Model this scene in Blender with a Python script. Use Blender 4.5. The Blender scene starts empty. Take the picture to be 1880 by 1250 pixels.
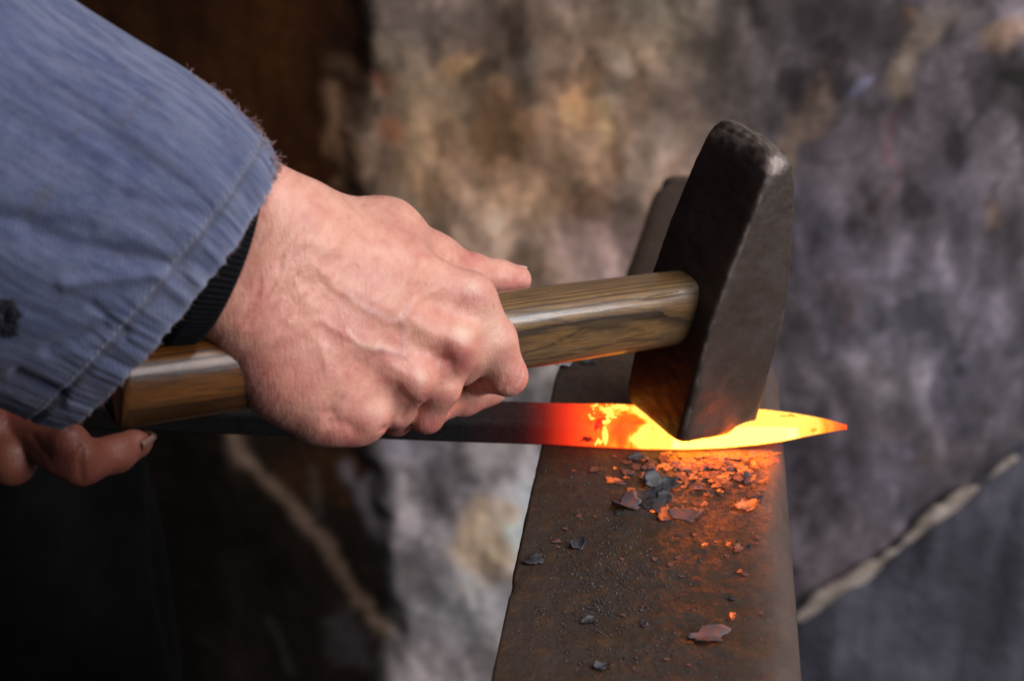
import bpy, math, random
import numpy as np
from mathutils import Matrix, Vector

random.seed(7)
S = bpy.context.scene
COL = S.collection

# ------------------------------------------------------------------ camera
PITCH = math.radians(27.0)
FPX = 2610.0                       # focal length in pixels of the 1880 px wide photograph
CAMZ = 0.342                       # camera height above the anvil face (z = 0)
cam_d = bpy.data.cameras.new("camera")
cam = bpy.data.objects.new("camera", cam_d)
COL.objects.link(cam)
cam.location = (0, 0, CAMZ)
cam.rotation_euler = (math.pi/2 - PITCH, 0, 0)
cam_d.sensor_width = 36.0
cam_d.lens = 36.0*FPX/1880.0
cam_d.clip_start = 0.02
cam_d.clip_end = 60
cam_d.dof.use_dof = True
cam_d.dof.focus_distance = 0.58
cam_d.dof.aperture_fstop = 8.0
S.camera = cam

# ------------------------------------------------------------------ light
world = bpy.data.worlds.new("World")
S.world = world
world.use_nodes = True
bg = world.node_tree.nodes["Background"]
bg.inputs[0].default_value = (0.72, 0.74, 0.90, 1)
bg.inputs[1].default_value = 0.042

def area(name, loc, target, size, size_y, energy, color):
    l = bpy.data.lights.new(name, 'AREA')
    l.shape = 'RECTANGLE'; l.size = size; l.size_y = size_y
    l.energy = energy; l.color = color
    o = bpy.data.objects.new(name, l); COL.objects.link(o)
    o.location = loc
    d = Vector(target) - Vector(loc)
    o.rotation_euler = d.to_track_quat('-Z', 'Y').to_euler()
    return o
area("overhead_key_light", (0.75, 0.25, 1.75), (0.0, 0.6, 0.0), 0.9, 0.7, 25, (0.97, 0.97, 1.0))  # added area lamp overhead, the soft key
area("side_fill_light", (1.85, -0.55, 1.0), (0.2, 1.1, -0.2), 1.2, 1.2, 54, (0.95, 0.95, 1.0))  # added area lamp off to the right, fills wall and hammer side

S.view_settings.view_transform = 'Standard'
S.view_settings.look = 'None'
S.view_settings.exposure = 0
S.view_settings.gamma = 1
S.view_settings.use_curve_mapping = False
S.cycles.max_bounces = 8
S.cycles.use_denoising = True

# ------------------------------------------------------------------ maths
RV = np.array([1, 0, 0.]); FW = np.array([0, math.cos(PITCH), -math.sin(PITCH)])
UP = np.array([0, math.sin(PITCH), math.cos(PITCH)]); CC = np.array([0, 0, CAMZ])
def proj(X):
    v = X - CC; d = v @ FW
    return 940 + FPX*(v @ RV)/d, 625 - FPX*(v @ UP)/d, d
def atz(u, v, z=0.0):                         # a point of a level plane
    r = FW + (u-940)/FPX*RV + (625-v)/FPX*UP
    return CC + r*(z-CAMZ)/r[2]
def c3(u, v, d):                              # frame used while modelling (x right, y up, z back)
    return np.array([(u-940)*d/FPX, (625-v)*d/FPX, -d])
def tow(P):                                   # that frame -> world
    P = np.asarray(P)
    return CC + P[..., 0:1]*RV + P[..., 1:2]*UP - P[..., 2:3]*FW
def at(u, v, d): return tow(c3(u, v, d))

def _h(i, j, k, s):
    n = (i*374761393 + j*668265263 + k*2147483647 + s*1274126177) & 0xffffffff
    n = ((n ^ (n >> 13))*1274126177) & 0xffffffff
    n = ((n ^ (n >> 16))*2246822519) & 0xffffffff
    return ((n ^ (n >> 15)) & 0xffffff)/float(0xffffff)
def vnoise(P, seed=0):
    P = np.asarray(P, dtype=float)
    if P.shape[-1] == 2: P = np.concatenate([P, np.zeros(P.shape[:-1]+(1,))], -1)
    I = np.floor(P).astype(np.int64); F = P-I; F = F*F*(3-2*F)
    r = 0
    for a in (0, 1):
        for b in (0, 1):
            for c in (0, 1):
                w = (F[..., 0] if a else 1-F[..., 0])*(F[..., 1] if b else 1-F[..., 1])*(F[..., 2] if c else 1-F[..., 2])
                r = r + w*_h(I[..., 0]+a, I[..., 1]+b, I[..., 2]+c, seed)
    return r*2-1
def fbm(P, octs=4, seed=0, gain=0.5):
    P = np.asarray(P, dtype=float); r = 0; a = 1; t = 0
    for o in range(octs):
        r = r + a*vnoise(P*(2.03**o)+o*17.3, seed+o); t += a; a *= gain
    return r/t
def sstep(a, b, x):
    t = np.clip((x-a)/(b-a), 0, 1); return t*t*(3-2*t)
def lin(r, g, b):
    f = lambda c: (c/255/12.92) if c/255 <= .04045 else ((c/255+.055)/1.055)**2.4
    return np.array([f(r), f(g), f(b)])

# ------------------------------------------------------------------ objects
def mesh_obj(name, verts, faces, mat=None, parent=None, smooth=True):
    me = bpy.data.meshes.new(name)
    verts = np.asarray(verts, dtype=float)
    me.from_pydata(verts.tolist(), [], faces if isinstance(faces, list) else faces.tolist())
    me.update()
    if smooth: me.polygons.foreach_set("use_smooth", [True]*len(me.polygons))
    o = bpy.data.objects.new(name, me); COL.objects.link(o)
    if mat: me.materials.append(mat)
    if parent: o.parent = parent
    return o
def tag(o, label, cat, group=None, kind=None):
    o["label"] = label; o["category"] = cat
    if group: o["group"] = group
    if kind: o["kind"] = kind
    return o
def empty(name, loc=(0, 0, 0)):
    o = bpy.data.objects.new(name, None); COL.objects.link(o); o.location = loc
    o.empty_display_size = 0.02
    return o
def vcol(o, name, arr):
    a = o.data.color_attributes.new(name, 'FLOAT_COLOR', 'POINT')
    if arr.ndim == 1: arr = np.stack([arr]*3, -1)
    if arr.shape[1] == 3: arr = np.concatenate([arr, np.ones((len(arr), 1))], 1)
    a.data.foreach_set("color", arr.astype(np.float32).ravel())
def gridfaces(nu, nv, closed_u=False, closed_v=False, flip=False):
    i = np.arange(nu if closed_u else nu-1); j = np.arange(nv if closed_v else nv-1)
    I, J = np.meshgrid(i, j, indexing='ij'); I = I.ravel(); J = J.ravel()
    I2 = (I+1) % nu; J2 = (J+1) % nv
    q = np.stack([I*nv+J, I2*nv+J, I2*nv+J2, I*nv+J2], 1)
    return q[:, ::-1] if flip else q

# ------------------------------------------------------------------ node helpers
def mat_new(name):
    m = bpy.data.materials.new(name); m.use_nodes = True
    nt = m.node_tree; b = nt.nodes["Principled BSDF"]
    return m, nt, b
def N(nt, t, **kw):
    n = nt.nodes.new(t)
    for k, v in kw.items():
        if k in n.inputs: n.inputs[k].default_value = v
        else: setattr(n, k, v)
    return n
def L(nt, a, b): nt.links.new(a, b)
def noise(nt, vec, scale, detail=4, rough=.55, dist=0):
    n = N(nt, 'ShaderNodeTexNoise'); n.inputs['Scale'].default_value = scale
    n.inputs['Detail'].default_value = detail; n.inputs['Roughness'].default_value = rough
    n.inputs['Distortion'].default_value = dist
    if vec: L(nt, vec, n.inputs['Vector'])
    return n.outputs['Fac']
def mapping(nt, vec, scale=(1, 1, 1), rot=(0, 0, 0), loc=(0, 0, 0)):
    n = N(nt, 'ShaderNodeMapping'); n.inputs['Scale'].default_value = scale
    n.inputs['Rotation'].default_value = rot; n.inputs['Location'].default_value = loc
    L(nt, vec, n.inputs['Vector']); return n.outputs[0]
def ramp(nt, fac, stops):
    n = N(nt, 'ShaderNodeValToRGB'); e = n.color_ramp.elements
    while len(e) < len(stops): e.new(0.5)
    for k, (p, c) in enumerate(stops):
        e[k].position = p
        e[k].color = (c, c, c, 1) if not hasattr(c, '__len__') else (*c, 1)
    L(nt, fac, n.inputs[0]); return n.outputs[0]
def mix(nt, fac, a, b, mode='MIX'):
    n = N(nt, 'ShaderNodeMix', data_type='RGBA', blend_type=mode)
    for sock, v in ((n.inputs[0], fac), (n.inputs[6], a), (n.inputs[7], b)):
        if isinstance(v, (int, float)): sock.default_value = v
        elif hasattr(v, '__len__'): sock.default_value = (*v, 1)
        else: L(nt, v, sock)
    return n.outputs[2]
def math_(nt, op, a, b=0.0):
    n = N(nt, 'ShaderNodeMath', operation=op)
    for s, v in ((n.inputs[0], a), (n.inputs[1], b)):
        if isinstance(v, (int, float)): s.default_value = v
        else: L(nt, v, s)
    return n.outputs[0]
def bump(nt, b, h, strength, dist, prev=None):
    n = N(nt, 'ShaderNodeBump'); n.inputs['Strength'].default_value = strength
    n.inputs['Distance'].default_value = dist; L(nt, h, n.inputs['Height'])
    if prev: L(nt, prev, n.inputs['Normal'])
    L(nt, n.outputs[0], b.inputs['Normal']); return n.outputs[0]
def coords(nt, out='Object'):
    return N(nt, 'ShaderNodeTexCoord').outputs[out]
def attr(nt, name, out='Color'):
    n = N(nt, 'ShaderNodeAttribute'); n.attribute_name = name; return n.outputs[out]

# ================================================================== THE WALL
WALLY = 1.38
FLOORZ = -0.90
m_wall, nt, b = mat_new("stained_plaster")
co = coords(nt)
n1 = noise(nt, mapping(nt, co, (1, 1, .5)), 34, 6, .7)
n2 = noise(nt, co, 90, 5, .6)
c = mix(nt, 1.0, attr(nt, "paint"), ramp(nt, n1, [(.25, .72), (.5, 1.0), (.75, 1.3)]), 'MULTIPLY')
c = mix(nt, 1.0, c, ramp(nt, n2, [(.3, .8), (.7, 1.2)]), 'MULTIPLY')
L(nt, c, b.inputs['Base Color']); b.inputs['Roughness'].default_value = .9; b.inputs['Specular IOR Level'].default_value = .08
bump(nt, b, n2, .5, .004)

blobs = [  # u, v, ru, rv, angle(deg), colour, weight : plaster, soot and stain patches of the wall
 (960,300,330,260,0,(132,112,100),.85),(760,180,130,110,20,(128,116,106),.7),(700,70,90,60,0,(112,106,104),.6),
 (880,90,130,60,10,(78,72,74),.7),(800,30,100,30,0,(70,66,70),.6),(1010,70,90,50,0,(96,88,84),.5),
 (930,240,60,90,0,(150,118,92),.5),(840,120,40,25,0,(165,140,112),.6),(760,250,60,60,0,(142,124,104),.5),
 (1060,190,24,55,0,(158,128,98),.6),(1045,200,16,40,0,(168,128,92),.5),(975,150,26,50,-10,(150,150,152),.5),
 (1100,215,20,60,-14,(166,150,122),.85),(1122,150,22,60,-20,(142,142,145),.6),(1045,215,14,26,0,(58,54,60),.9),
 (1120,310,9,40,0,(96,70,60),.8),(1138,110,6,70,-25,(66,60,56),.7),(1100,400,60,40,-30,(104,84,76),.6),
 (1180,300,50,140,10,(118,112,116),.6),(1150,470,150,60,0,(136,124,136),.6),(960,430,90,50,0,(138,132,134),.6),
 (900,400,170,70,0,(132,112,98),.6),(780,350,50,40,0,(150,126,100),.4),(720,380,60,50,0,(122,116,114),.5),
 (800,260,40,30,0,(112,90,78),.5),(690,230,22,50,0,(150,88,66),.75),(680,130,14,50,-15,(160,84,60),.7),(690,180,30,14,0,(96,96,100),.7),
 (697,110,22,12,30,(44,36,30),.6),(1230,60,120,80,0,(112,104,92),.6),(1180,30,60,60,0,(120,118,118),.4),
 (1400,100,150,180,0,(76,70,68),.85),(1340,40,80,80,0,(84,78,76),.6),(1560,120,140,160,0,(74,69,70),.8),
 (1470,240,28,75,28,(148,126,108),.9),(1480,160,14,60,5,(112,98,92),.6),(1445,290,26,26,0,(152,130,108),.7),
 (1655,130,28,55,15,(146,128,104),.9),(1700,70,36,60,30,(146,132,116),.85),(1640,60,30,40,0,(90,84,82),.6),(1740,30,60,40,0,(120,112,108),.7),
 (1650,50,14,18,0,(150,112,62),.8),(1850,60,34,40,30,(150,126,104),.8),(1578,160,12,24,10,(122,124,148),.85),(1525,130,10,12,0,(126,100,92),.6),
 (1860,160,50,60,0,(52,50,46),.9),(1745,80,18,28,0,(56,54,52),.8),(1640,260,7,90,8,(104,70,74),.7),(1625,350,7,60,5,(110,76,76),.6),
 (1740,280,12,90,8,(124,120,120),.7),(1820,220,40,60,0,(108,102,104),.6),(1825,415,24,20,0,(142,116,88),.85),
 (1700,560,190,140,0,(108,104,112),.7),(1700,620,120,120,0,(124,120,128),.5),(1520,560,70,160,0,(116,110,120),.6),
 (1500,420,60,90,0,(100,94,104),.6),(1590,460,40,50,0,(70,64,70),.6),(1870,480,40,160,0,(76,72,76),.7),(1760,350,60,80,0,(92,88,98),.5),
 (1545,560,30,50,0,(128,104,96),.4),(1700,720,90,60,0,(120,116,120),.6),(1760,720,60,90,0,(80,76,86),.7),(1640,780,80,60,0,(96,90,94),.6),
 (1560,880,110,70,0,(84,80,88),.7),(1645,850,15,15,0,(142,140,160),.85),(1680,845,24,14,0,(118,96,84),.6),(1640,930,60,60,0,(104,100,108),.6),
 (1480,1000,22,22,0,(132,124,130),.6),(1500,850,70,140,0,(90,84,90),.6),(1880,760,80,200,0,(80,78,84),.6),(1600,680,90,40,0,(112,106,108),.5),
 (860,960,180,330,0,(146,138,142),.9),(800,850,80,50,0,(150,142,152),.7),(920,850,60,70,0,(176,166,168),.8),(955,900,34,90,8,(198,190,196),.85),
 (870,1000,55,90,10,(176,152,130),.95),(900,940,50,40,0,(172,150,132),.7),(880,1120,130,70,0,(150,148,154),.7),(730,830,40,40,0,(150,142,156),.7),
 (800,920,50,60,30,(128,120,128),.6),(760,1000,30,120,0,(120,112,118),.6),(930,1190,60,60,0,(166,160,162),.5),(820,1210,100,60,0,(140,130,134),.7),
 (890,880,22,22,0,(118,112,120),.5),(1010,690,60,80,0,(150,144,142),.7),(860,540,120,200,0,(132,122,124),.4)]
darks = [  # the dark left part of the wall
 (250,300,400,700,0,(27,16,8),1.0)]
veins = [  # ridges of pale mortar running over the dark part
 ([(425,800),(428,840),(445,865),(490,910),(530,945),(570,985),(605,1020),(625,1070),(650,1120),(700,1170)],13,(112,92,80),.85),
 ([(640,870),(660,930),(700,990),(720,1010)],14,(104,96,104),.7),
 ([(490,1150),(510,1200),(530,1260)],8,(60,54,52),.5),
 ([(600,180),(620,230),(640,290),(650,330)],20,(104,84,72),.8),
 ([(610,120),(640,140)],16,(80,68,60),.6),
 ([(560,880),(580,960)],8,(60,54,52),.5)]
def seg_dist(U, V, pts):
    D = np.full(U.shape, 1e9)
    for (a, c_), (d, e) in zip(pts[:-1], pts[1:]):
        t = np.clip(((U-a)*(d-a)+(V-c_)*(e-c_))/((d-a)**2+(e-c_)**2), 0, 1)
        D = np.minimum(D, np.hypot(U-a-t*(d-a), V-c_-t*(e-c_)))
    return D
NX, NZ = 620, 460
xs = np.linspace(-1.7, 1.9, NX); zs = np.linspace(FLOORZ-.02, 1.35, NZ)
X, Z = np.meshgrid(xs, zs, indexing='ij')
W0 = np.stack([X, np.full_like(X, WALLY), Z], -1)
U, V, _ = proj(W0)
wob = np.stack([X*9, Z*9], -1)
Uw = U + 38*fbm(wob, 4, 3) + 34*fbm(wob*4, 3, 5); Vw = V + 38*fbm(wob, 4, 11) + 34*fbm(wob*4, 3, 15)
paint = np.empty(X.shape+(3,)); paint[:] = lin(104, 97, 100)
def lay(U, V, items, boost=1.0):
    global paint
    for (u, v, ru, rv, an, col, w) in items:
        a = math.radians(an); dx = U-u; dy = V-v
        p = (dx*math.cos(a)+dy*math.sin(a))/ru; q = (-dx*math.sin(a)+dy*math.cos(a))/rv
        m = w*(1-sstep(.55, 1.35, np.sqrt(p*p+q*q)))[..., None]
        paint = paint*(1-m) + lin(*col)*m
lay(Uw, Vw, [q_[:6]+(q_[6]*(.62 if q_[2] < 31 else 1),) for q_ in blobs])
# streaky soot
st = fbm(np.stack([X*16, Z*6], -1), 5, 21)
st2 = fbm(np.stack([X*40, Z*22], -1), 4, 31)
paint = paint*(1+.50*st+.32*st2)[..., None]
st3 = sstep(.15, .5, fbm(np.stack([X*11+3, Z*9], -1), 4, 77))[..., None]
paint = paint*(1-.35*st3)
rg = 1-np.abs(fbm(np.stack([X*20+Z*6, Z*9], -1), 4, 141))*2.2            # scraped ridges
paint = paint*(1+.38*sstep(.55, 1.0, rg)-.22*sstep(.55, .1, rg))[..., None]
cp = fbm(np.stack([X*26+Z*5, Z*15], -1), 4, 151)
paint = paint*(1-.45*sstep(.22, .34, cp)+.40*sstep(-.20, -.34, cp))[..., None]
# the broken edge of the plaster, dark recess left of it
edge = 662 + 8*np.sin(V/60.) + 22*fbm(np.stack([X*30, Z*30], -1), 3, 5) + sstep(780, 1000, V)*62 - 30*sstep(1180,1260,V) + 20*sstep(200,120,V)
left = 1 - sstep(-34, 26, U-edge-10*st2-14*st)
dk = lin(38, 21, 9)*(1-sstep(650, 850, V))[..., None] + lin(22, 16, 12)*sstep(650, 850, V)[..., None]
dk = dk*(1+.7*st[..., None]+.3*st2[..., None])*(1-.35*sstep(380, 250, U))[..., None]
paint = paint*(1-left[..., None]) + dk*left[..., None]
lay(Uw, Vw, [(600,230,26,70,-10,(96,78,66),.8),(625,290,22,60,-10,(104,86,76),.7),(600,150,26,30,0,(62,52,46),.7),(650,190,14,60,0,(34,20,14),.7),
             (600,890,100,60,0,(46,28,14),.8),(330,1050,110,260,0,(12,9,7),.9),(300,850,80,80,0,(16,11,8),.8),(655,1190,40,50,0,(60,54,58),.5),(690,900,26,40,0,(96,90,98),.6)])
ridge = 0
for pts, wd, col, wt in veins:
    D = seg_dist(U+10*st2*2, V+10*st, pts)
    m = (wt*(.8+.35*st)*(1-sstep(.1, 1.7, D/wd)))[..., None]
    paint = paint*(1-m) + lin(*col)*m
    ridge = np.maximum(ridge, m[..., 0])
paint = paint*(1+.30*(fbm(np.stack([X*24, Z*17], -1), 3, 121)))[..., None]*1.18*(1+.35*sstep(800, 1000, V)*sstep(650, 720, U)*sstep(1250, 1100, U))[..., None]
paint = paint*(1+np.array([.20, .02, -.17])*(sstep(1450, 1150, U)*sstep(620, 480, V))[..., None])
paint = paint*np.array([1.03, 1.0, .92])
paint = paint*(1-np.array([.14, .17, .08])*sstep(1250, 1500, U)[..., None])
paint = np.clip(paint, .002, .8)
rel = .010*fbm(np.stack([X*5, Z*5], -1), 4, 41) + .003*st2 - .018*left + .004*ridge + .004*st
W0[..., 1] -= rel
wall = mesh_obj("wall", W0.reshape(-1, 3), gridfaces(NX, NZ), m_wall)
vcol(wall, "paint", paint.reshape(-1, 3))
md = wall.modifiers.new("thickness", 'SOLIDIFY'); md.thickness = .25; md.offset = -1
tag(wall, "old stained plaster wall with dark left part behind the anvil", "wall", kind="structure")

m_fl, nt, b = mat_new("forge_floor")
co = coords(nt)
c = ramp(nt, noise(nt, co, 6, 7, .65), [(.3, (.02, .019, .021)), (.7, (.075, .073, .082))])
L(nt, c, b.inputs['Base Color']); b.inputs['Roughness'].default_value = .9
bump(nt, b, noise(nt, co, 60, 5, .6), .6, .01)
fv = np.stack(np.meshgrid(np.linspace(-3, 3, 60), np.linspace(-2, 3, 60), indexing='ij')+[np.zeros((60, 60))], -1) if False else None
gx, gy = np.meshgrid(np.linspace(-3, 3, 80), np.linspace(-2, 3, 80), indexing='ij')
gz = FLOORZ + .006*fbm(np.stack([gx*4, gy*4], -1), 3, 9)
floor = mesh_obj("floor", np.stack([gx, gy, gz], -1).reshape(-1, 3), gridfaces(80, 80), m_fl)
floor["kind"] = "structure"

# sloping concrete bank at the foot of the wall, right
m_bank, nt, b = mat_new("dark_concrete")
co = coords(nt)
c = ramp(nt, noise(nt, mapping(nt, co, (1, 1, 1), (0, .6, 0)), 9, 7, .62), [(.25, lin(44, 42, 48)), (.5, lin(72, 69, 78)), (.75, lin(106, 102, 112))])
L(nt, c, b.inputs['Base Color']); b.inputs['Roughness'].default_value = .85
bump(nt, b, noise(nt, co, 70, 5, .6), .6, .006)
m_lime, nt, b = mat_new("pale_lime_mortar")
co = coords(nt)
c = ramp(nt, noise(nt, co, 30, 6, .65), [(.25, lin(84, 74, 70)), (.5, lin(158, 142, 128)), (.75, lin(206, 196, 186))])
L(nt, c, b.inputs['Base Color']); b.inputs['Roughness'].default_value = .85
def onwall(u, v, y):
    r = FW + (u-940)/FPX*RV + (625-v)/FPX*UP
    return CC + r*(y)/r[1]
PA = onwall(1380, 1200, WALLY-.016); PB = onwall(2100, 668, WALLY-.016)
dirb = (PB-PA); n = 160
T = np.linspace(0, 1, n)
rows = []
ridge_n = fbm(np.stack([T*14, T*0], -1), 4, 61)
for k, (oy, oz) in enumerate([(.14, 0.004), (0.02, .006), (.0, 0.0), (-.012, -.012), (-.016, -.04), (-.02, -.08), (-.025, -.13), (-.03, -.2), (-.036, -.3), (-.042, -.4), (-.05, -.5), (-.055, -.7), (-.06, -.95)]):
    P = PA[None]+dirb[None]*T[:, None]
    P = P + np.stack([T*0, T*0+oy, T*0+oz], -1)
    P[:, 2] += .008*ridge_n*(k < 5)
    P[:, 1] += .012*fbm(np.stack([T*12, T*0+k*.5], -1), 2, 62)
    P[:, 2] = np.maximum(P[:, 2], FLOORZ-.02)
    rows.append(P)
bank = mesh_obj("concrete_bank", np.stack(rows, 1).reshape(-1, 3), gridfaces(n, 13), m_bank)
bank.modifiers.new("sub", 'SUBSURF').render_levels = 2
tag(bank, "dark grey concrete bank sloping up to the right at the wall's foot", "bank")
def rope(pts, rad, seg=10, wob=.0, seed=1, flat=1.0, thin=1.0):
    pts = np.asarray(pts, float); vs = []; n = len(pts)
    tan = np.gradient(pts, axis=0); tan /= np.linalg.norm(tan, axis=1)[:, None]
    up = np.array([0.03, 0.05, 1.0]); s = np.cross(tan, up); s /= np.linalg.norm(s, axis=1)[:, None]
    t = np.cross(s, tan); an = np.arange(seg)/seg*2*math.pi
    rad = np.broadcast_to(rad, (n,))
    nn = 1+wob*vnoise(np.stack([np.repeat(np.arange(n)*.5, seg), np.tile(an*1.2, n), np.zeros(n*seg)], -1), seed).reshape(n, seg)
    P = pts[:, None]+(s[:, None]*thin*np.cos(an)[None, :, None]+t[:, None]*np.sin(an)[None, :, None]*flat)*(rad[:, None, None]*nn[..., None])
    vs = P.reshape(-1, 3); f = gridfaces(n, seg, closed_v=True).tolist()
    f.append(list(range(seg))[::-1]); f.append([(n-1)*seg+i for i in range(seg)])
    return vs, f
for (t0, t1, r) in ((.12, .36, .0145), (.41, .61, .0115), (.63, .70, .007), (.345,.42,.004)):
    tt = np.linspace(t0, t1, 40)
    P = PA[None]+dirb[None]*tt[:, None]; P[:, 1] -= .001; P[:, 2] += .006*vnoise(np.stack([tt*40, tt*0], -1), 5)
    env = np.sqrt(np.clip(np.sin((tt-t0)/(t1-t0)*math.pi), 0, 1))+.05
    v, f = rope(P, r*env*(1+.15*vnoise(np.stack([tt*14, tt*0], -1), 8)), 14, .05, 3, 1.0, .35)
    mesh_obj("mortar_patch", v, f, m_lime, bank)

# ================================================================== THE ANVIL
YAW = math.radians(7.4)
ax_y = np.array([math.sin(YAW), math.cos(YAW), 0]); ax_x = np.array([math.cos(YAW), -math.sin(YAW), 0])
A0 = np.array([-.008, .401, 0])        # a point of the left edge of the face
AW = .1135                             # width of the face
anvil = empty("anvil", (0.07, .45, -.42))
tag(anvil, "worn brown iron anvil carrying the glowing bar, hardy hole at the bottom of the photo", "anvil")
def keepworld(o, root):
    o.parent = root; o.matrix_parent_inverse = Matrix.Translation(-Vector(root.location))

m_anv, nt, b = mat_new("anvil_iron")
co = coords(nt)
big = noise(nt, co, 22, 6, .62); fine = noise(nt, co, 260, 5, .7); mid = noise(nt, co, 75, 5, .65)
grit = noise(nt, co, 900, 3, .7)
base = mix(nt, ramp(nt, big, [(.36, 0.0), (.62, 1.0)]), (.040, .023, .011), (.043, .028, .022))
base = mix(nt, ramp(nt, mid, [(.52, 0.0), (.72, .75)]), base, (.10, .046, .018))
base = mix(nt, ramp(nt, fine, [(.55, 0.0), (.68, .8)]), base, (.017, .015, .018))
base = mix(nt, attr(nt, "worn", 'Fac'), base, (.115, .080, .066))
L(nt, base, b.inputs['Base Color'])
b.inputs['Metallic'].default_value = .1; b.inputs['Specular IOR Level'].default_value = .35
L(nt, ramp(nt, fine, [(.3, .40), (.7, .62)]), b.inputs['Roughness'])
h1 = math_(nt, 'ADD', fine, math_(nt, 'MULTIPLY', mid, 1.6))
pv = bump(nt, b, h1, .55, .0009)
bump(nt, b, grit, .35, .0004, pv)

# face: fine height-field with rounded long edges, chips on the left edge and the hardy hole
na, nb = 210, 760
Lf0, Lf1 = -.26, .262                 # extent along the anvil, measured from A0
# cross-section profile: left vertical side, left edge, face, rounded right edge, right side
prof = []
for t in np.linspace(0, 1, 14): prof.append((0.0, -.10*(1-t)**1.6-.0016))
for t in np.linspace(0, 1, 6)[1:]: prof.append((.0016*(1-math.cos(t*math.pi/2)), -.0016*(1-math.sin(t*math.pi/2))))
xr = AW-.013
for t in np.linspace(0, 1, 150)[1:]: prof.append((.0016+(xr-.0016)*t, 0.0))
for t in np.linspace(0, 1, 22)[1:]: prof.append((xr+.013*math.sin(t*math.pi/2), -.013*(1-math.cos(t*math.pi/2))))
for t in np.linspace(0, 1, 14)[1:]: prof.append((AW, -.013-.087*t**1.5))
prof = np.array(prof); npf = len(prof)
ys = np.linspace(Lf0, Lf1, nb)
PX = np.repeat(prof[:, 0][:, None], nb, 1); PZ = np.repeat(prof[:, 1][:, None], nb, 1)
PY = np.repeat(ys[None], npf, 0)
q = np.stack([PX, PY], -1)
top = (PZ > -.0005)
PZ += top*(.00035*fbm(q*160, 4, 2) + .0008*fbm(q*22, 3, 4))
# worn rounding varies along the right edge
PZ -= sstep(xr-.016, xr+.004, PX)*(.0016+.0012*fbm(q*[1, 1]*18, 3, 9))*(PX > .05)
# chips on the left edge
chip = np.exp(-(PX/.0035)**2)*sstep(.18, .6, fbm(np.stack([PY*55, PY*0], -1), 3, 15))
PZ -= chip*.0010*(PX < .02); PX += chip*.0005*(PX < .01)
PX += (PX < .0002)*.0007*fbm(np.stack([PY*70, PY*0], -1), 3, 19)
# hardy hole (round), just at the lower border of the photo
hc = atz(1178, 1305, 0); hv = hc-A0; hx, hy = hv @ ax_x, hv @ ax_y
R = np.hypot(PX-hx, PY-hy)
PZ -= (1-sstep(.0105, .0128, R))*.055*(np.abs(PZ) < .02)
PZ -= .0012*np.exp(-((R-.0135)/.003)**2)*top
# square hardy hole nearer the heel end, hidden from this camera
PZ -= (np.maximum(np.abs(PX-.055), np.abs(PY+.20)) < .012)*.055*top
worn = sstep(xr-.010, xr+.008, PX)*(PX < AW+.001)*(.75+.5*fbm(q*60, 4, 33))*sstep(-.03,-.01,PZ)
worn = np.clip(worn, 0, .75)
Wp = A0 + PX[..., None]*ax_x + PY[..., None]*ax_y + PZ[..., None]*np.array([0, 0, 1.])
faces = gridfaces(npf, nb, flip=False)
nV = Wp.reshape(-1, 3); fl = faces.tolist()
fl.append([i*nb for i in range(npf)]); fl.append([i*nb+nb-1 for i in range(npf)][::-1])
face = mesh_obj("face_block", nV, fl, m_anv); keepworld(face, anvil)
vcol(face, "worn", worn.ravel())
for p in face.data.polygons[-2:]: p.use_smooth = False

# waist, feet and the tapering heel
def loft(sections, seg_r=5, rc=.01, name="part", mat=None, frame=None):
    """sections: list of (cx, cy, z, hx, hy, r) rounded rectangles stacked along z"""
    V_ = []
    for (cx, cy, z, hx_, hy_, r) in sections:
        for (sx, sy, a0) in ((1, 1, 0), (-1, 1, 90), (-1, -1, 180), (1, -1, 270)):
            for k in range(seg_r+1):
                a = math.radians(a0+90*k/seg_r)
                V_.append((cx+sx*(hx_-r)+r*math.cos(a), cy+sy*(hy_-r)+r*math.sin(a), z))
    m = 4*(seg_r+1); n_ = len(sections)
    f = gridfaces(n_, m, closed_v=True, flip=True).tolist()
    f.append(list(range(m))[::-1]); f.append([(n_-1)*m+i for i in range(m)])
    return np.array(V_), f
cxm, cym = AW/2, .0
secs = []
for z, hx_, hy_ in ((-.42, .105, .15), (-.395, .105, .15), (-.37, .092, .13), (-.33, .062, .10), (-.27, .045, .085), (-.20, .043, .085), (-.15, .046, .11), (-.12, .052, .17), (-.0985, .0555, .255)):
    secs.append((cxm, cym, z, hx_, hy_, .012))
v, f = loft(secs)
v = A0 + v[:, :1]*ax_x + v[:, 1:2]*ax_y + v[:, 2:]*np.array([0, 0, 1.])
bd = mesh_obj("waist_and_feet", v, f, m_anv); bd.name = "waist"; keepworld(bd, anvil)
vcol(bd, "worn", np.zeros(len(v)))
# heel: flat-topped tapering horn beyond the step
secs = []
for t in np.linspace(0, 1, 40):
    y = .255 + t*.305
    w = (AW/2-.006)*(1-t)+.0200*t; e = 1-sstep(.93, 1.0, t)*.35
    th = .07*(1-t)+.020*t
    secs.append((y, w*e, -.011-.002*t+(-.004*(1-e)), th*e))
V_ = []; m = 48
for (y, w, zt, th) in secs:
    for k in range(m):
        a = 2*math.pi*k/m; ca, sa = math.cos(a), math.sin(a)
        n_ = 4.5
        px = w*abs(ca)**(2/n_)*(1 if ca > 0 else -1); pz = th*abs(sa)**(2/n_)*(1 if sa > 0 else -1)
        if pz > 0: px *= (1-.10*(pz/th)); pz *= .55
        V_.append((AW/2+px+.002, y, zt-th*.55+pz))
V_ = np.array(V_); V_[:, 0] += .0012*fbm(V_*30, 3, 5); V_[:, 2] += .0012*fbm(V_*35, 3, 6)
f = gridfaces(40, m, closed_v=True).tolist(); f.append(list(range(m))[::-1]); f.append([39*m+i for i in range(m)])
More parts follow.
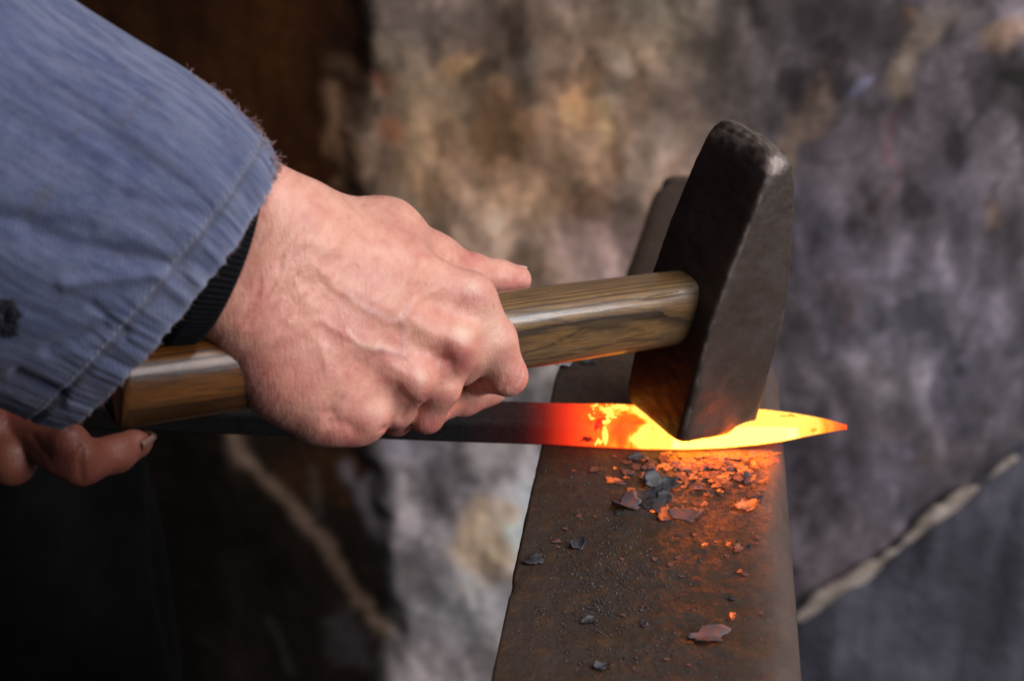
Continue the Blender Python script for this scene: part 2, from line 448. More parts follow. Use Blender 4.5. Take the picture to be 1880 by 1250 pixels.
v = A0 + V_[:, :1]*ax_x + V_[:, 1:2]*ax_y + V_[:, 2:]*np.array([0, 0, 1.])
hn = mesh_obj("horn", v, f, m_anv); keepworld(hn, anvil); vcol(hn, "worn", np.zeros(len(v))+.12)
bv = hn.modifiers.new("b", 'BEVEL'); bv.width = .006; bv.segments = 3; bv.limit_method = 'ANGLE'; bv.angle_limit = math.radians(60)

# stump under the anvil
m_st, nt, b = mat_new("stump_wood")
co = coords(nt)
L(nt, ramp(nt, noise(nt, mapping(nt, co, (1, 1, .1)), 30, 5), [(.3, (.03, .02, .012)), (.7, (.10, .065, .04))]), b.inputs['Base Color'])
b.inputs['Roughness'].default_value = .9
V_ = []; m = 64
for z in (FLOORZ, FLOORZ+.2, -.44, -.425, -.4215):
    for k in range(m):
        a = 2*math.pi*k/m; r = .20*(1+.03*math.sin(3*a)+.02*math.sin(11*a))-(.008 if z > -.423 else 0)
        V_.append((.07+r*math.cos(a), .42+r*math.sin(a), z))
f = gridfaces(5, m, closed_v=True, flip=True).tolist(); f.append([4*m+i for i in range(m)]); f.append(list(range(m))[::-1])
stump = mesh_obj("tree_stump", V_, f, m_st); tag(stump, "round wooden stump standing under the anvil", "stump")

# ================================================================== THE HOT BAR
BT = .0120
frontp = [(-330,760),(0,778),(280,792),(450,798),(700,806),(850,812),(1000,817),(1100,822),(1180,826),(1260,827),(1330,824),(1390,818),(1440,810),(1490,799),(1530,791),(1556,786)]
backp = [(-330,722),(0,728),(280,732),(450,734),(700,735),(850,736),(1000,738),(1100,740),(1180,741),(1260,743),(1330,745),(1390,749),(1440,755),(1490,764),(1530,774),(1556,783)]
fp = np.array([atz(u, v, .0006)[:2] for u, v in frontp]); BTu = lambda u: BT*np.interp(u, [1370, 1556], [1, .12])
bp = np.array([atz(u, v, BTu(u))[:2] for u, v in backp])
nl = 1400; xx = np.concatenate([np.linspace(fp[0, 0], 0, 260), np.linspace(0, .1578, 700)[1:]])
nl = len(xx)
yf = np.interp(xx, fp[:, 0], fp[:, 1]); yb = np.interp(xx, bp[:, 0], bp[:, 1])
ker = np.hanning(31); ker /= ker.sum()
sm = lambda a: np.convolve(np.pad(a, 15, 'edge'), ker, 'valid')
yf2, yb2 = sm(yf), sm(yb)
wd = np.maximum((yb2-yf2)/2, .0009); cy_ = (yb2+yf2)/2
prof = []
npt = 56
for k in range(npt): t = k/(npt-1)*2-1; prof.append((t, 1.0))
rad_e = 8
P_ = []
def rnd(cx, cz, rx, rz, a0, n_):
    return [(cx+rx*math.cos(math.radians(a0-90*k/n_)), cz+rz*math.sin(math.radians(a0-90*k/n_))) for k in range(n_+1)]
P_ += rnd(-.80, .72, .20, .28, 180, 12)
P_ += [(t, 1.0) for t in np.linspace(-.80, .88, 44)[1:-1]]
P_ += rnd(.88, .84, .12, .16, 90, 8)
P_ += [(1.0, t) for t in np.linspace(.84, .1, 10)[1:-1]]
P_ += rnd(.92, .1, .08, .1, 0, 4)
P_ += [(t, 0.0) for t in np.linspace(.92, -.92, 14)[1:-1]]
P_ += rnd(-.92, .1, .08, .1, 270, 4)
P_ += [(-1.0, t) for t in np.linspace(.1, .72, 24)[1:-1]]
P_ = np.array(P_); mp = len(P_)
th = BTu(proj(np.stack([xx, cy_, cy_*0], -1))[0])
Bx = np.repeat(xx[:, None], mp, 1); By = cy_[:, None]+P_[None, :, 0]*wd[:, None]; Bz = P_[None, :, 1]*th[:, None]
Bz = Bz + .0004
q = np.stack([Bx, By], -1)
topm = (P_[:, 1] > .9)[None]
Bz += topm*(.00028*fbm(q*150, 4, 5)+.0004*fbm(q*40, 3, 6))
BV = np.stack([Bx, By, Bz], -1)
bu, bvv, _ = proj(BV)
# temperature along the bar (the tip has cooled a little) and cooler crust of scale
heat = np.interp(bu, [850, 950, 985, 1012, 1040, 1070, 1095, 1120, 1180, 1240, 1440, 1500, 1530, 1556], [0, .03, .10, .18, .28, .42, .53, .60, .72, .92, .95, .84, .62, .46])
n_a = fbm(q*170, 4, 12); n_b = fbm(q*420, 4, 13)
heat += .09*n_a*sstep(.25, .5, heat)+.04*n_b*sstep(.25, .5, heat)
def blob(u, v, ru, rv, k=12): return 1-sstep(.55, 1.25, np.hypot((bu+k*n_a-u)/ru, (bvv+k*n_b-v)/rv))
right = sstep(1160, 1178, bu+16*n_a+6*n_b+10*np.sin(bvv/9))       # where the crust has been knocked off
heat = heat*(1-right)+np.maximum(heat, .93)*right*sstep(1530, 1450, bu)+heat*right*(1-sstep(1530, 1450, bu))
for (u, v, ru, rv, k) in ((1112,750,20,7,14),(1140,747,22,8,12),(1112,772,9,16,16),(1110,800,8,20,14),(1098,812,10,6,14),(1085,765,5,5,14),(1120,758,22,5,14),(1090,745,9,3,12)):
    heat = np.maximum(heat, .95*blob(u, v, ru, rv, k))
for (u, v, ru, rv, k, dep) in ((1152,790,32,32,16,.17),(1100,778,12,12,16,.25),(1077,808,12,5,12,.3),(1110,762,8,5,12,.2)):
    heat -= dep*blob(u, v, ru, rv, k)*(heat < .85)
speck = sstep(.42, .6, n_b)*sstep(.0, .4, n_a)
heat -= .22*speck*sstep(.4, .6, heat)
heat -= .35*blob(1445, 764, 16, 2.5, 5)+.2*blob(1495, 790, 6, 4, 5)+.2*blob(1475, 795, 4, 2, 5)
heat -= .10*sstep(1440, 1500, bu)*np.clip(n_a*1.5, 0, 1)
heat = heat*np.clip(.45+.55*sstep(0,.16,Bz/th[:,None]),0,1)   # edges of the bar chill on the anvil
heat = heat-.10*np.clip(-n_a-.12, 0, 1)*right
heat = np.clip(heat, 0, 1)*.85
side = sstep(-.93, -.99, P_[:, 0])[None]*(P_[:, 1] > .1)     # open flank: emission raised to throw light on the anvil
heat = np.where(side > .5, np.maximum(heat, .80*sstep(1185, 1215, bu)*sstep(1500, 1470, bu)), heat)
heat = heat+.15*side*sstep(1215, 1260, bu)*sstep(1490, 1430, bu)
f = gridfaces(nl, mp, closed_v=True).tolist(); f.append(list(range(mp))[::-1]); f.append([(nl-1)*mp+i for i in range(mp)])
m_bar, nt, b = mat_new("hot_steel")
ht = attr(nt, "glow_level", 'Fac')
co = coords(nt)
fine = noise(nt, co, 500, 4, .7)
L(nt, ramp(nt, fine, [(.3, (.006, .005, .005)), (.7, (.020, .017, .017))]), b.inputs['Base Color'])
b.inputs['Roughness'].default_value = .75; b.inputs['Specular IOR Level'].default_value = .2
hh = math_(nt, 'ADD', ht, math_(nt, 'MULTIPLY', math_(nt, 'SUBTRACT', fine, .5), math_(nt, 'MULTIPLY', ht, .16)))
ec = ramp(nt, hh, [(0, (1, .02, 0)), (.255, (1, .035, .006)), (.47, (1, .10, .005)), (.61, (1, .22, .010)), (.81, (1, .41, .065)), (.84, (1, .34, .024)), (.93, (1, .15, .006)), (1, (1, .15, .006))])
es = ramp(nt, hh, [(0, 0.0), (.05, .0005), (.12, .003), (.255, .0165), (.425, .032), (.61, .046), (.81, .0475), (.84, .062), (.93, 1.0), (1, 1.0)])
L(nt, ec, b.inputs['Emission Color'])
L(nt, math_(nt, 'MULTIPLY', es, 59), b.inputs['Emission Strength'])
bump(nt, b, fine, .4, .0005)
bar = mesh_obj("steel_bar", BV.reshape(-1, 3), f, m_bar)
vcol(bar, "glow_level", heat.ravel())
tag(bar, "flat steel bar with a yellow glowing pointed end lying across the anvil", "steel bar")

# ================================================================== THE HAMMER
h_ = np.array([-.8446, -.5194, .1298]); h_ /= np.linalg.norm(h_)
a_ = np.array([.1468, .0096, .9891]); a_ -= h_*(a_ @ h_); a_ /= np.linalg.norm(a_)
b_ = np.cross(a_, h_)
HF = np.array([.0828, .5762, .0098])
ham = empty("hammer")
Mh = Matrix(((h_[0], b_[0], a_[0], HF[0]), (h_[1], b_[1], a_[1], HF[1]), (h_[2], b_[2], a_[2], HF[2]), (0, 0, 0, 1)))
ham.matrix_world = Mh
tag(ham, "heavy cross-peen hammer with ash handle, its face resting on the glowing bar", "hammer")
m_head, nt, b = mat_new("hammer_steel")
co = coords(nt)
big = noise(nt, co, 40, 5, .6); fine = noise(nt, co, 420, 5, .7); mid = noise(nt, co, 140, 4, .6)
base = mix(nt, ramp(nt, big, [(.35, 0.0), (.65, 1.0)]), (.042, .027, .019), (.066, .049, .041))
base = mix(nt, ramp(nt, mid, [(.55, 0.0), (.75, .6)]), base, (.060, .030, .016))
base = mix(nt, math_(nt, 'MULTIPLY', attr(nt, "side_shade", 'Fac'), .8), base, (.010, .006, .004))  # shade of the unlit handle side mixed into the colour
base = mix(nt, attr(nt, "worn", 'Fac'), base, (.26, .20, .17))
L(nt, base, b.inputs['Base Color']); b.inputs['Metallic'].default_value = .15
L(nt, ramp(nt, fine, [(.3, .40), (.7, .60)]), b.inputs['Roughness'])
bump(nt, b, math_(nt, 'ADD', fine, mid), .35, .0005)
A_ = [1.002*q__ for q__ in (0, .0012, .003, .006, .010, .02, .03, .04, .05, .058, .066, .075, .084, .093, .102, .111, .119, .126, .131, .1345, .1368, .1380)]
HWa = [.0212, .0221, .0225, .0227, .0227, .0227, .0227, .0227, .0225, .0221, .0213, .0199, .0182, .0163, .0143, .0124, .0106, .0089, .0075, .0060, .0042, .0012]
HWb = [.0210, .0221, .0226, .0229, .0229, .0229, .0229, .0229, .0229, .0229, .0229, .0228, .0227, .0226, .0225, .0224, .0222, .0219, .0214, .0205, .0190, .0165]
RC = [.005, .005, .0048, .0046, .0042, .0040, .0036, .0032, .0028, .0026, .0024, .0022, .0022, .0022, .0022, .0022, .0024, .0026, .0028, .003, .003, .0011]
tt = np.linspace(0, 1, 150); ti = np.linspace(0, 1, len(A_))
Aa = np.interp(tt, ti, A_); ha = sm5 = np.interp(tt, ti, HWa); hb = np.interp(tt, ti, HWb); rc = np.interp(tt, ti, RC)
def outline(hx_, hy_, r, cs=7, es_=16):
    pts = []
    cor = [(1, 1, 0), (-1, 1, 90), (-1, -1, 180), (1, -1, 270)]
    for i, (sx, sy, a0) in enumerate(cor):
        for k in range(cs+1):
            a = math.radians(a0+90*k/cs); n_ = 1.0
            pts.append((sx*(hx_-r)+r*math.cos(a), sy*(hy_-r)+r*math.sin(a)))
        x0, y0 = pts[-1]; sx2, sy2, a2 = cor[(i+1) % 4]; a = math.radians(a2)
        x1, y1 = sx2*(hx_-r)+r*math.cos(a), sy2*(hy_-r)+r*math.sin(a)
        for k in range(1, es_): pts.append((x0+(x1-x0)*k/es_, y0+(y1-y0)*k/es_))
    return np.array(pts)
V_ = []
for i in range(len(tt)):
    o2 = outline(ha[i], hb[i], min(rc[i], ha[i]*.95))
    V_.append(np.concatenate([o2, np.full((len(o2), 1), Aa[i])], 1))
V_ = np.array(V_); nn_, mm_ = V_.shape[:2]; V_ = V_.reshape(-1, 3)
rr = np.stack([V_[:, 0], V_[:, 1]], -1); rl = np.linalg.norm(rr, axis=1)[:, None]+1e-9
dn = (.0007*fbm(V_*70, 4, 3)+.0003*fbm(V_*260, 3, 4))[:, None]
V_[:, :2] += rr/rl*dn
V_[:, 2] += .0006*fbm(V_*90, 3, 8)
V_[:, 2] += -.004*sstep(.10, .138, V_[:, 2])*(V_[:, 1]/.022)**2*(V_[:, 1] > 0) - .0005*sstep(.12, .138, V_[:, 2])*fbm(V_*400, 3, 9)
f = gridfaces(nn_, mm_, closed_v=True, flip=True).tolist()
f.append(list(range(mm_))[::-1]); f.append([(nn_-1)*mm_+i for i in range(mm_)])
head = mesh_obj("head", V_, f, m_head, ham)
edge_w = sstep(.126, .135, V_[:, 2])*sstep(.0, .5, fbm(V_*260, 3, 55)+.25)*.35
chipd = np.linalg.norm((V_-np.array([.004, .0195, .1315]))/np.array([.006, .004, .004]), axis=1)
edge_w = np.maximum(edge_w, (1-sstep(.6, 1.3, chipd+.6*fbm(V_*500, 3, 5)))*.9)
vert_edge = np.exp(-((np.abs(V_[:, 0])-np.interp(V_[:, 2], A_, HWa)+.0015)/.0008)**2)*np.exp(-((V_[:, 1]-.0215)/.0014)**2)
edge_w = np.maximum(edge_w, vert_edge*.45*sstep(.0, .4, fbm(V_*180, 3, 66)+.1))
vcol(head, "worn", np.clip(edge_w, 0, 1))
vcol(head, "side_shade", np.clip(sstep(-.0016, -.0004, V_[:, 0]-np.interp(V_[:, 2], A_, HWa)+.0006*fbm(V_*150, 3, 77))*(.85+.5*fbm(V_*60, 3, 78)), 0, 1))  # mask of the handle-side face, where shade is painted in

m_hand, nt, b = mat_new("ash_wood")
co = coords(nt)
wv = N(nt, 'ShaderNodeTexWave', wave_type='RINGS', rings_direction='X', wave_profile='SAW')
wv.inputs['Scale'].default_value = 150; wv.inputs['Distortion'].default_value = 7
wv.inputs['Detail'].default_value = 3; wv.inputs['Detail Scale'].default_value = .22; wv.inputs['Detail Roughness'].default_value = .55
L(nt, mapping(nt, co, (.16, 1, .8), (0.0, 0.03, -.022), (0, .021, -.052)), wv.inputs['Vector'])
grain = noise(nt, mapping(nt, co, (.03, 1, 1)), 2400, 3, .7)
grain2 = noise(nt, mapping(nt, co, (.05, 1, 1)), 650, 4, .65)
ringc = ramp(nt, wv.outputs['Fac'], [(.0, (.030, .017, .009)), (.10, (.050, .028, .013)), (.24, (.20, .108, .037)), (.8, (.255, .142, .050)), (1.0, (.12, .064, .022))])
c = mix(nt, ramp(nt, grain, [(.42, 0.0), (.60, .75)]), ringc, mix(nt, 1.0, ringc, (.45, .38, .32), 'MULTIPLY'))
c = mix(nt, ramp(nt, grain2, [(.50, 0.0), (.66, .65)]), c, (.055, .036, .022))
dirt = noise(nt, mapping(nt, co, (.5, 1, 1)), 60, 4, .6)
c = mix(nt, ramp(nt, dirt, [(.45, 0.0), (.75, .55)]), c, (.07, .05, .035))
# the sweat-darkened amber grip end, towards the butt
sx = N(nt, 'ShaderNodeSeparateXYZ'); L(nt, co, sx.inputs[0])
gr = ramp(nt, math_(nt, 'MULTIPLY', sx.outputs[0], 3.5), [(.62, 0.0), (.72, 1.0)])
c = mix(nt, gr, c, mix(nt, 1.0, c, (.66, .42, .20), 'MULTIPLY'))
c = mix(nt, math_(nt, 'MULTIPLY', attr(nt, "dark_grain", 'Fac'), .85), c, (.028, .017, .010))
# darker towards the eye
ey = ramp(nt, math_(nt, 'MULTIPLY', sx.outputs[0], 10), [(.20, 1.0), (.42, 0.0)])
c = mix(nt, math_(nt, 'MULTIPLY', ey, .75), c, (.03, .018, .010))
L(nt, c, b.inputs['Base Color'])
b.inputs['Roughness'].default_value = .34
L(nt, math_(nt, 'SUBTRACT', .65, math_(nt, 'MULTIPLY', gr, .45)), b.inputs['Coat Weight']); b.inputs['Coat Roughness'].default_value = .15
bump(nt, b, math_(nt, 'ADD', grain, math_(nt, 'MULTIPLY', grain2, .6)), .32, .0005)
La, Lh = .0582, .2510
xs_ = np.concatenate([np.linspace(-.026, .0226+Lh-.003, 900), .0226+Lh-.003+.003*np.sin(np.linspace(0, math.pi/2, 8)[1:])])
V_ = []; m = 220
for i, x in enumerate(xs_):
    t = np.clip((x-.0226)/Lh, 0, 1)
    za = np.interp(t, [0, .08, .3, .6, .85, 1], [.0158, .0159, .0157, .0150, .0143, .0147])
    yb_ = np.interp(t, [0, .08, .3, .6, .85, 1], [.0122, .0128, .0130, .0128, .0125, .0125])
    sh = .0022*(1-math.sqrt(max(0, 1-((x-(.0226+Lh-.003))/.003)**2))) if x > .0226+Lh-.003 else 0
    for k in range(m):
        a = 2*math.pi*k/m; ca, sa = math.cos(a), math.sin(a); n_ = 3.0
        V_.append((x, (yb_-sh)*abs(ca)**(2/n_)*np.sign(ca), La+(za-sh)*abs(sa)**(2/n_)*np.sign(sa)))
V_ = np.array(V_); V_[:, 1] += .0003*fbm(V_*[20, 80, 80], 3, 1); V_[:, 2] += .0004*fbm(V_*[15, 60, 60], 3, 2)
# the small crack near the head
ck = np.exp(-((V_[:, 0]-.040)/.009)**2)*np.exp(-((V_[:, 2]-(La+.0125)+.03*(V_[:, 0]-.040))/.0005)**2)*(V_[:, 1] > 0)
V_[:, 1] -= ck*.0012
nr = len(xs_)
V_ = np.concatenate([V_, [(xs_[-1]+.0003, 0, La)], [(xs_[0], 0, La)]])
f = gridfaces(nr, m, closed_v=True).tolist()
for k in range(m):
    f.append([(nr-1)*m+k, (nr-1)*m+(k+1) % m, nr*m]); f.append([(k+1) % m, k, nr*m+1])
handle = mesh_obj("handle", V_, f, m_hand, ham)
gw = HF + V_[:, :1]*h_ + V_[:, 1:2]*b_ + V_[:, 2:]*a_
gu, gv, _ = proj(gw)
gn = fbm(V_*[60, 700, 700], 3, 201); gn2 = fbm(V_*[160, 1500, 1500], 2, 202)
gvn = np.zeros(len(V_))
for pts, w, am in (([(900,584),(960,583),(1030,588),(1068,599)],2.2,1.0), ([(1074,600),(1050,614),(1010,634),(960,650)],2.4,1.0), ([(1068,598),(1100,604),(1135,600),(1180,606)],5,.7),
                   ([(1080,604),(1060,622),(1030,640),(985,656)],4.5,.45), ([(960,664),(1060,648),(1140,628),(1215,622)],2.2,.9), ([(960,612),(1010,612),(1040,618)],1.4,.4), ([(950,630),(1000,622)],1.4,.4),
                   ([(1080,575),(1150,566),(1225,570)],2.4,.6), ([(920,575),(1000,572),(1060,574)],2.0,.8), ([(1130,612),(1210,600)],2.2,.5), ([(1100,630),(1200,612)],1.8,.5), ([(1060,585),(1140,584),(1220,588)],1.8,.4),
                   ([(250,690),(330,686),(420,676)],7,.9), ([(250,668),(300,664)],4,.5), ([(240,715),(330,706),(440,700)],3,.5), ([(300,650),(400,640)],5,.5), ([(230,745),(420,725)],2,.4)):
    D = seg_dist(gu, gv+2.2*gn, pts)
    gvn = np.maximum(gvn, am*np.exp(-(D/w)**2)*sstep(-.55, .1, gn2+.35*gn))
vcol(handle, "dark_grain", np.clip(gvn*(V_[:, 1] > 0), 0, 1))
wedge_v = [(-.0272, y, z) for y, z in ((-.0015, La-.010), (.0015, La-.010), (.0015, La+.010), (-.0015, La+.010))]+[(-.020, y, z) for y, z in ((-.0015, La-.010), (.0015, La-.010), (.0015, La+.010), (-.0015, La+.010))]
mesh_obj("wedge", wedge_v, [[0, 1, 2, 3], [4, 7, 6, 5], [0, 4, 5, 1], [1, 5, 6, 2], [2, 6, 7, 3], [3, 7, 4, 0]], m_head, ham, False)

# ================================================================== IMPLICIT SURFACES (hands)
def rcone(P, a, b2, ra, rb):
    ba = b2-a; l2 = ba @ ba
    t = np.clip(((P-a) @ ba)/l2, 0, 1)
    return np.linalg.norm(P-a-t[..., None]*ba, axis=-1)-(ra+(rb-ra)*t)
def smin(a, b2, k):
    h = np.clip(.5+.5*(b2-a)/k, 0, 1)
    return b2+(a-b2)*h-k*h*(1-h)
def chain(P, pts, k=.004):
    r = None
    for p, q_ in zip(pts[:-1], pts[1:]):
        d = rcone(P, c3(*p[:3]), c3(*q_[:3]), p[3]*p[2]/FPX, q_[3]*q_[2]/FPX)
        r = d if r is None else smin(r, d, k)
    return r
def surface(sdf, lo, hi, vox):
    n = np.ceil((hi-lo)/vox).astype(int)+1
    gx = lo[0]+vox*np.arange(n[0]); gy = lo[1]+vox*np.arange(n[1]); gz = lo[2]+vox*np.arange(n[2])
    F = np.empty(n, dtype=np.float32)
    for i0 in range(0, n[0], 24):
        A, B, C_ = np.meshgrid(gx[i0:i0+24], gy, gz, indexing='ij')
        F[i0:i0+24] = sdf(np.stack([A, B, C_], -1))
    s = F < 0
    c = np.zeros(np.array(n)-1, dtype=np.int8)
    for a in (0, 1):
        for b2 in (0, 1):
            for d in (0, 1):
                c += s[a:n[0]-1+a, b2:n[1]-1+b2, d:n[2]-1+d]
    act = (c > 0) & (c < 8)
    idx = -np.ones(act.shape, dtype=np.int64); ijk = np.argwhere(act); idx[act] = np.arange(len(ijk))
    P = lo+vox*(ijk+.5)
    e = vox*.25
    for it in range(5):
        f0 = sdf(P)
        g = np.stack([sdf(P+np.array(v)*e)-sdf(P-np.array(v)*e) for v in ((1., 0, 0), (0, 1., 0), (0, 0, 1.))], -1)/(2*e)
        step = -(f0/np.maximum((g*g).sum(-1), .2))[:, None]*g
        ln = np.linalg.norm(step, axis=1)[:, None]
        P = P+step*np.minimum(1, vox*.6/np.maximum(ln, 1e-9))
    quads = []
    def add(axis):
        sl0 = [slice(None)]*3; sl1 = [slice(None)]*3
        sl0[axis] = slice(0, -1); sl1[axis] = slice(1, None)
        ch = s[tuple(sl0)] != s[tuple(sl1)]
        E_ = np.argwhere(ch); o1, o2 = [x for x in range(3) if x != axis]
        E_ = E_[(E_[:, o1] > 0) & (E_[:, o2] > 0) & (E_[:, o1] < n[o1]-1) & (E_[:, o2] < n[o2]-1)]
        ins = s[E_[:, 0], E_[:, 1], E_[:, 2]]
        def cid(d1, d2):
            K = E_.copy(); K[:, o1] -= d1; K[:, o2] -= d2
            return idx[K[:, 0], K[:, 1], K[:, 2]]
        Q = np.stack([cid(1, 1), cid(0, 1), cid(0, 0), cid(1, 0)], 1)
        if axis == 1: ins = ~ins
        Q[~ins] = Q[~ins][:, ::-1]
        quads.append(Q)
    for ax in range(3): add(ax)
    Q = np.concatenate(quads); Q = Q[(Q >= 0).all(1)]
    lab = np.arange(len(P))
    for it in range(4000):
        m_ = lab[Q].min(1); new = lab.copy()
        for c_ in range(4): np.minimum.at(new, Q[:, c_], m_)
        new = new[new]
        if (new == lab).all(): break
        lab = new
    big_ = np.bincount(lab).argmax(); keep = lab == big_
    ren = np.cumsum(keep)-1; Q = ren[Q[keep[Q[:, 0]]]]; P = P[keep]
    # light relaxation
    cnt = np.zeros(len(P)); acc = np.zeros_like(P)
    for a, b2 in ((0, 1), (1, 2), (2, 3), (3, 0)):
        np.add.at(acc, Q[:, a], P[Q[:, b2]]); np.add.at(cnt, Q[:, a], 1)
        np.add.at(acc, Q[:, b2], P[Q[:, a]]); np.add.at(cnt, Q[:, b2], 1)
    P = P*.5+.5*acc/np.maximum(cnt, 1)[:, None]
    return P, Q
def normals(P, sdf, e=.0008):
    g = np.stack([sdf(P+np.array(v)*e)-sdf(P-np.array(v)*e) for v in ((1., 0, 0), (0, 1., 0), (0, 0, 1.))], -1)
    return g/np.maximum(np.linalg.norm(g, axis=1), 1e-9)[:, None]

palm = [
 [(180,180,.485,92),(330,290,.498,90),(525,418,.518,90)],
 [(120,330,.485,88),(270,430,.500,84),(452,572,.514,76),(524,690,.524,74),(594,742,.530,72)],
 [(525,440,.518,84),(700,490,.536,64),(862,550,.552,40)],
 [(500,480,.515,80),(660,550,.527,56),(820,634,.541,38)],
 [(490,540,.514,74),(620,620,.524,54),(748,700,.536,38)],
 [(500,600,.518,70),(580,690,.526,60),(660,765,.536,43)],
 [(560,425,.530,74),(705,440,.556,68),(792,478,.578,44)],
 [(600,520,.540,80),(800,600,.560,50)],
 [(838,600,.552,44),(850,640,.556,42),(842,670,.560,36)],
]
knuck = [(868,538,.5475,30),(836,628,.5375,27),(762,696,.5315,27),(676,764,.532,27)]
fing = [
 [(862,552,.553,44),(905,625,.559,43),(932,690,.566,35),(880,690,.582,32),(838,672,.600,28)],
 [(826,636,.543,40),(808,712,.547,36),(783,763,.554,31),(816,738,.578,29),(852,730,.588,32),(902,716,.594,28)],
 [(748,702,.538,38),(728,752,.545,32),(728,770,.562,28),(760,745,.582,24)],
 [(660,766,.537,42),(664,778,.553,34),(700,762,.578,26)],
 [(792,478,.578,42),(866,503,.594,37),(915,511,.602,33),(948,514,.606,28)],
]
def hand_sdf(P):
    d = None
    for ch in palm:
        e = chain(P, ch, .008); d = e if d is None else smin(d, e, .012)
    for k in knuck:
        e = np.linalg.norm(P-c3(*k[:3]), axis=-1)-k[3]*k[2]/FPX
        d = smin(d, e, .006)
    r = None
    for i, ch in enumerate(fing):
        e = smin(d, chain(P, ch, .003), .007 if i < 4 else .010)
        r = e if r is None else smin(r, e, .0012)
    return r
allp = np.array([c3(*p[:3]) for ch in palm+fing for p in ch])
lo = allp.min(0)-.024; hi = allp.max(0)+.024
lo[0] = max(lo[0], c3(200, 0, .5)[0])
HP, HQ = surface(hand_sdf, lo, hi, .00095)
HN = normals(HP, hand_sdf)
hu = 940+FPX*HP[:, 0]/-HP[:, 2]; hv_ = 625-FPX*HP[:, 1]/-HP[:, 2]
front = sstep(.0, .35, HN[:, 2])
def ridge_(pts, w, amp, seed=0):
    D = seg_dist(hu+4*vnoise(np.stack([hv_/14, hu/14], -1), seed), hv_+4*vnoise(np.stack([hu/16, hv_/16], -1), seed+1), pts)
    return amp*(.52 if amp > 0 else .9)*np.exp(-(D/(w*1.12))**2)
disp = 0
for pts, w, a in (                                  # veins
 ([(585,490),(612,522),(645,552),(680,575),(712,590),(737,590),(748,572),(765,550),(800,535)],6.5,.00095),
 ([(737,590),(741,620),(746,650),(735,660)],6,.0008),
 ([(590,590),(622,606),(655,629),(673,638),(700,635),(725,645),(747,654)],6.5,.00105),
 ([(560,560),(585,600),(592,640),(600,690)],7,.0005),
 ([(700,635),(712,665),(740,690),(750,720)],6,.0006),
 ([(700,420),(760,470),(800,500),(850,515)],7,.0005),
 ([(600,590),(570,560),(545,520)],6,.0004)):
    disp = disp+ridge_(pts, w, a, 7)
for pts, w, a in (                                  # tendons
 ([(560,440),(700,490),(862,540)],13,.0007), ([(560,480),(700,560),(830,625)],12,.0008),
 ([(550,540),(650,610),(757,692)],12,.0007), ([(560,600),(610,680),(672,758)],12,.0006)):
    disp = disp+ridge_(pts, w, a, 9)
for pts, w, a in (                                  # hollows between the knuckles and creases
 ([(850,585),(820,570),(780,550)],15,-.0009), ([(812,662),(826,668),(835,690)],13,-.0018), ([(812,650),(780,640),(740,610)],15,-.0009),
 ([(734,722),(748,742),(742,760)],12,-.0014), ([(720,715),(690,690),(650,660)],15,-.0010), ([(650,790),(620,775),(610,760)],14,-.0014),
 ([(604,780),(612,750),(625,735)],5,-.0007), ([(594,785),(600,755),(614,730)],4,-.0005),
 ([(758,752),(725,778),(700,792)],3.5,-.0007), ([(766,742),(730,768),(705,785)],3,-.0005),
 ([(952,668),(940,700),(925,712)],4,-.0006), ([(962,670),(952,700),(940,715)],3.5,-.0005), ([(946,662),(930,695)],3,-.0003),
 ([(845,450),(850,470),(862,480)],4,-.0007), ([(838,448),(842,462)],3,-.0005),
 ([(541,500),(552,478),(556,430)],3.5,-.0002), ([(543,508),(520,540),(480,580),(455,602)],5,-.0007), ([(516,470),(512,500),(500,530),(470,560),(440,590)],5,-.0005),
 ([(528,490),(522,520),(500,550),(470,578)],4,-.0003), ([(478,520),(470,545),(450,570),(425,600)],4.5,-.0004), ([(560,545),(540,580),(510,610)],4,-.0005)):
    disp = disp+ridge_(pts, w, a, 13)
# fine transverse skin folds over the wrist and the back of the hand
tu = (hu-440)*.83+(hv_-470)*.56
tn = fbm(np.stack([tu/9., ((hu-440)*-.5+(hv_-470)*.8)/55.], -1), 3, 71)
disp = disp+.00032*tn*sstep(900, 560, hu+.4*(hv_-450))
disp = disp+.00018*fbm(np.stack([hu/20., hv_/20.], -1), 3, 72)
HP2 = HP+HN*(disp*front)[:, None]
# skin of the back of the hand: redder over knuckles, fingertips and the ulnar side
red = np.zeros(len(HP))
for (u, v, ru, rv, w) in ((866,530,34,40,.35),(838,660,40,46,.8),(765,720,44,40,.7),(690,670,90,50,.5),(650,790,110,40,.7),(955,700,34,36,.7),(850,745,80,40,.6),(930,520,60,34,.5),
                          (480,590,60,60,.45),(520,700,90,80,.6),(640,610,60,30,.5),(780,785,60,30,.8),(470,540,26,34,.6),(790,430,60,26,.3),(860,470,20,20,.7),(720,620,40,50,.3)):
    red = np.maximum(red, w*np.exp(-(((hu-u)/ru)**2+((hv_-v)/rv)**2)))
red = red*.75+.34*np.clip(fbm(np.stack([hu/26., hv_/26.], -1), 4, 91), -.3, 1)+.12+.3*np.clip(fbm(np.stack([hu/9., hv_/9.], -1), 3, 92), 0, 1)
pale = np.zeros(len(HP))
for (u, v, ru, rv, w) in ((850,612,18,16,.8),(772,690,14,20,.5),(868,528,16,16,.5),(905,600,26,50,.35),(690,750,30,20,.3)):
    pale = np.maximum(pale, w*np.exp(-(((hu-u)/ru)**2+((hv_-v)/rv)**2)))
for pts in ([(640,605),(655,629),(673,638),(700,635),(725,645)],): pale = np.maximum(pale, .5*np.exp(-(seg_dist(hu, hv_, pts)/5)**2))
blue = np.zeros(len(HP))
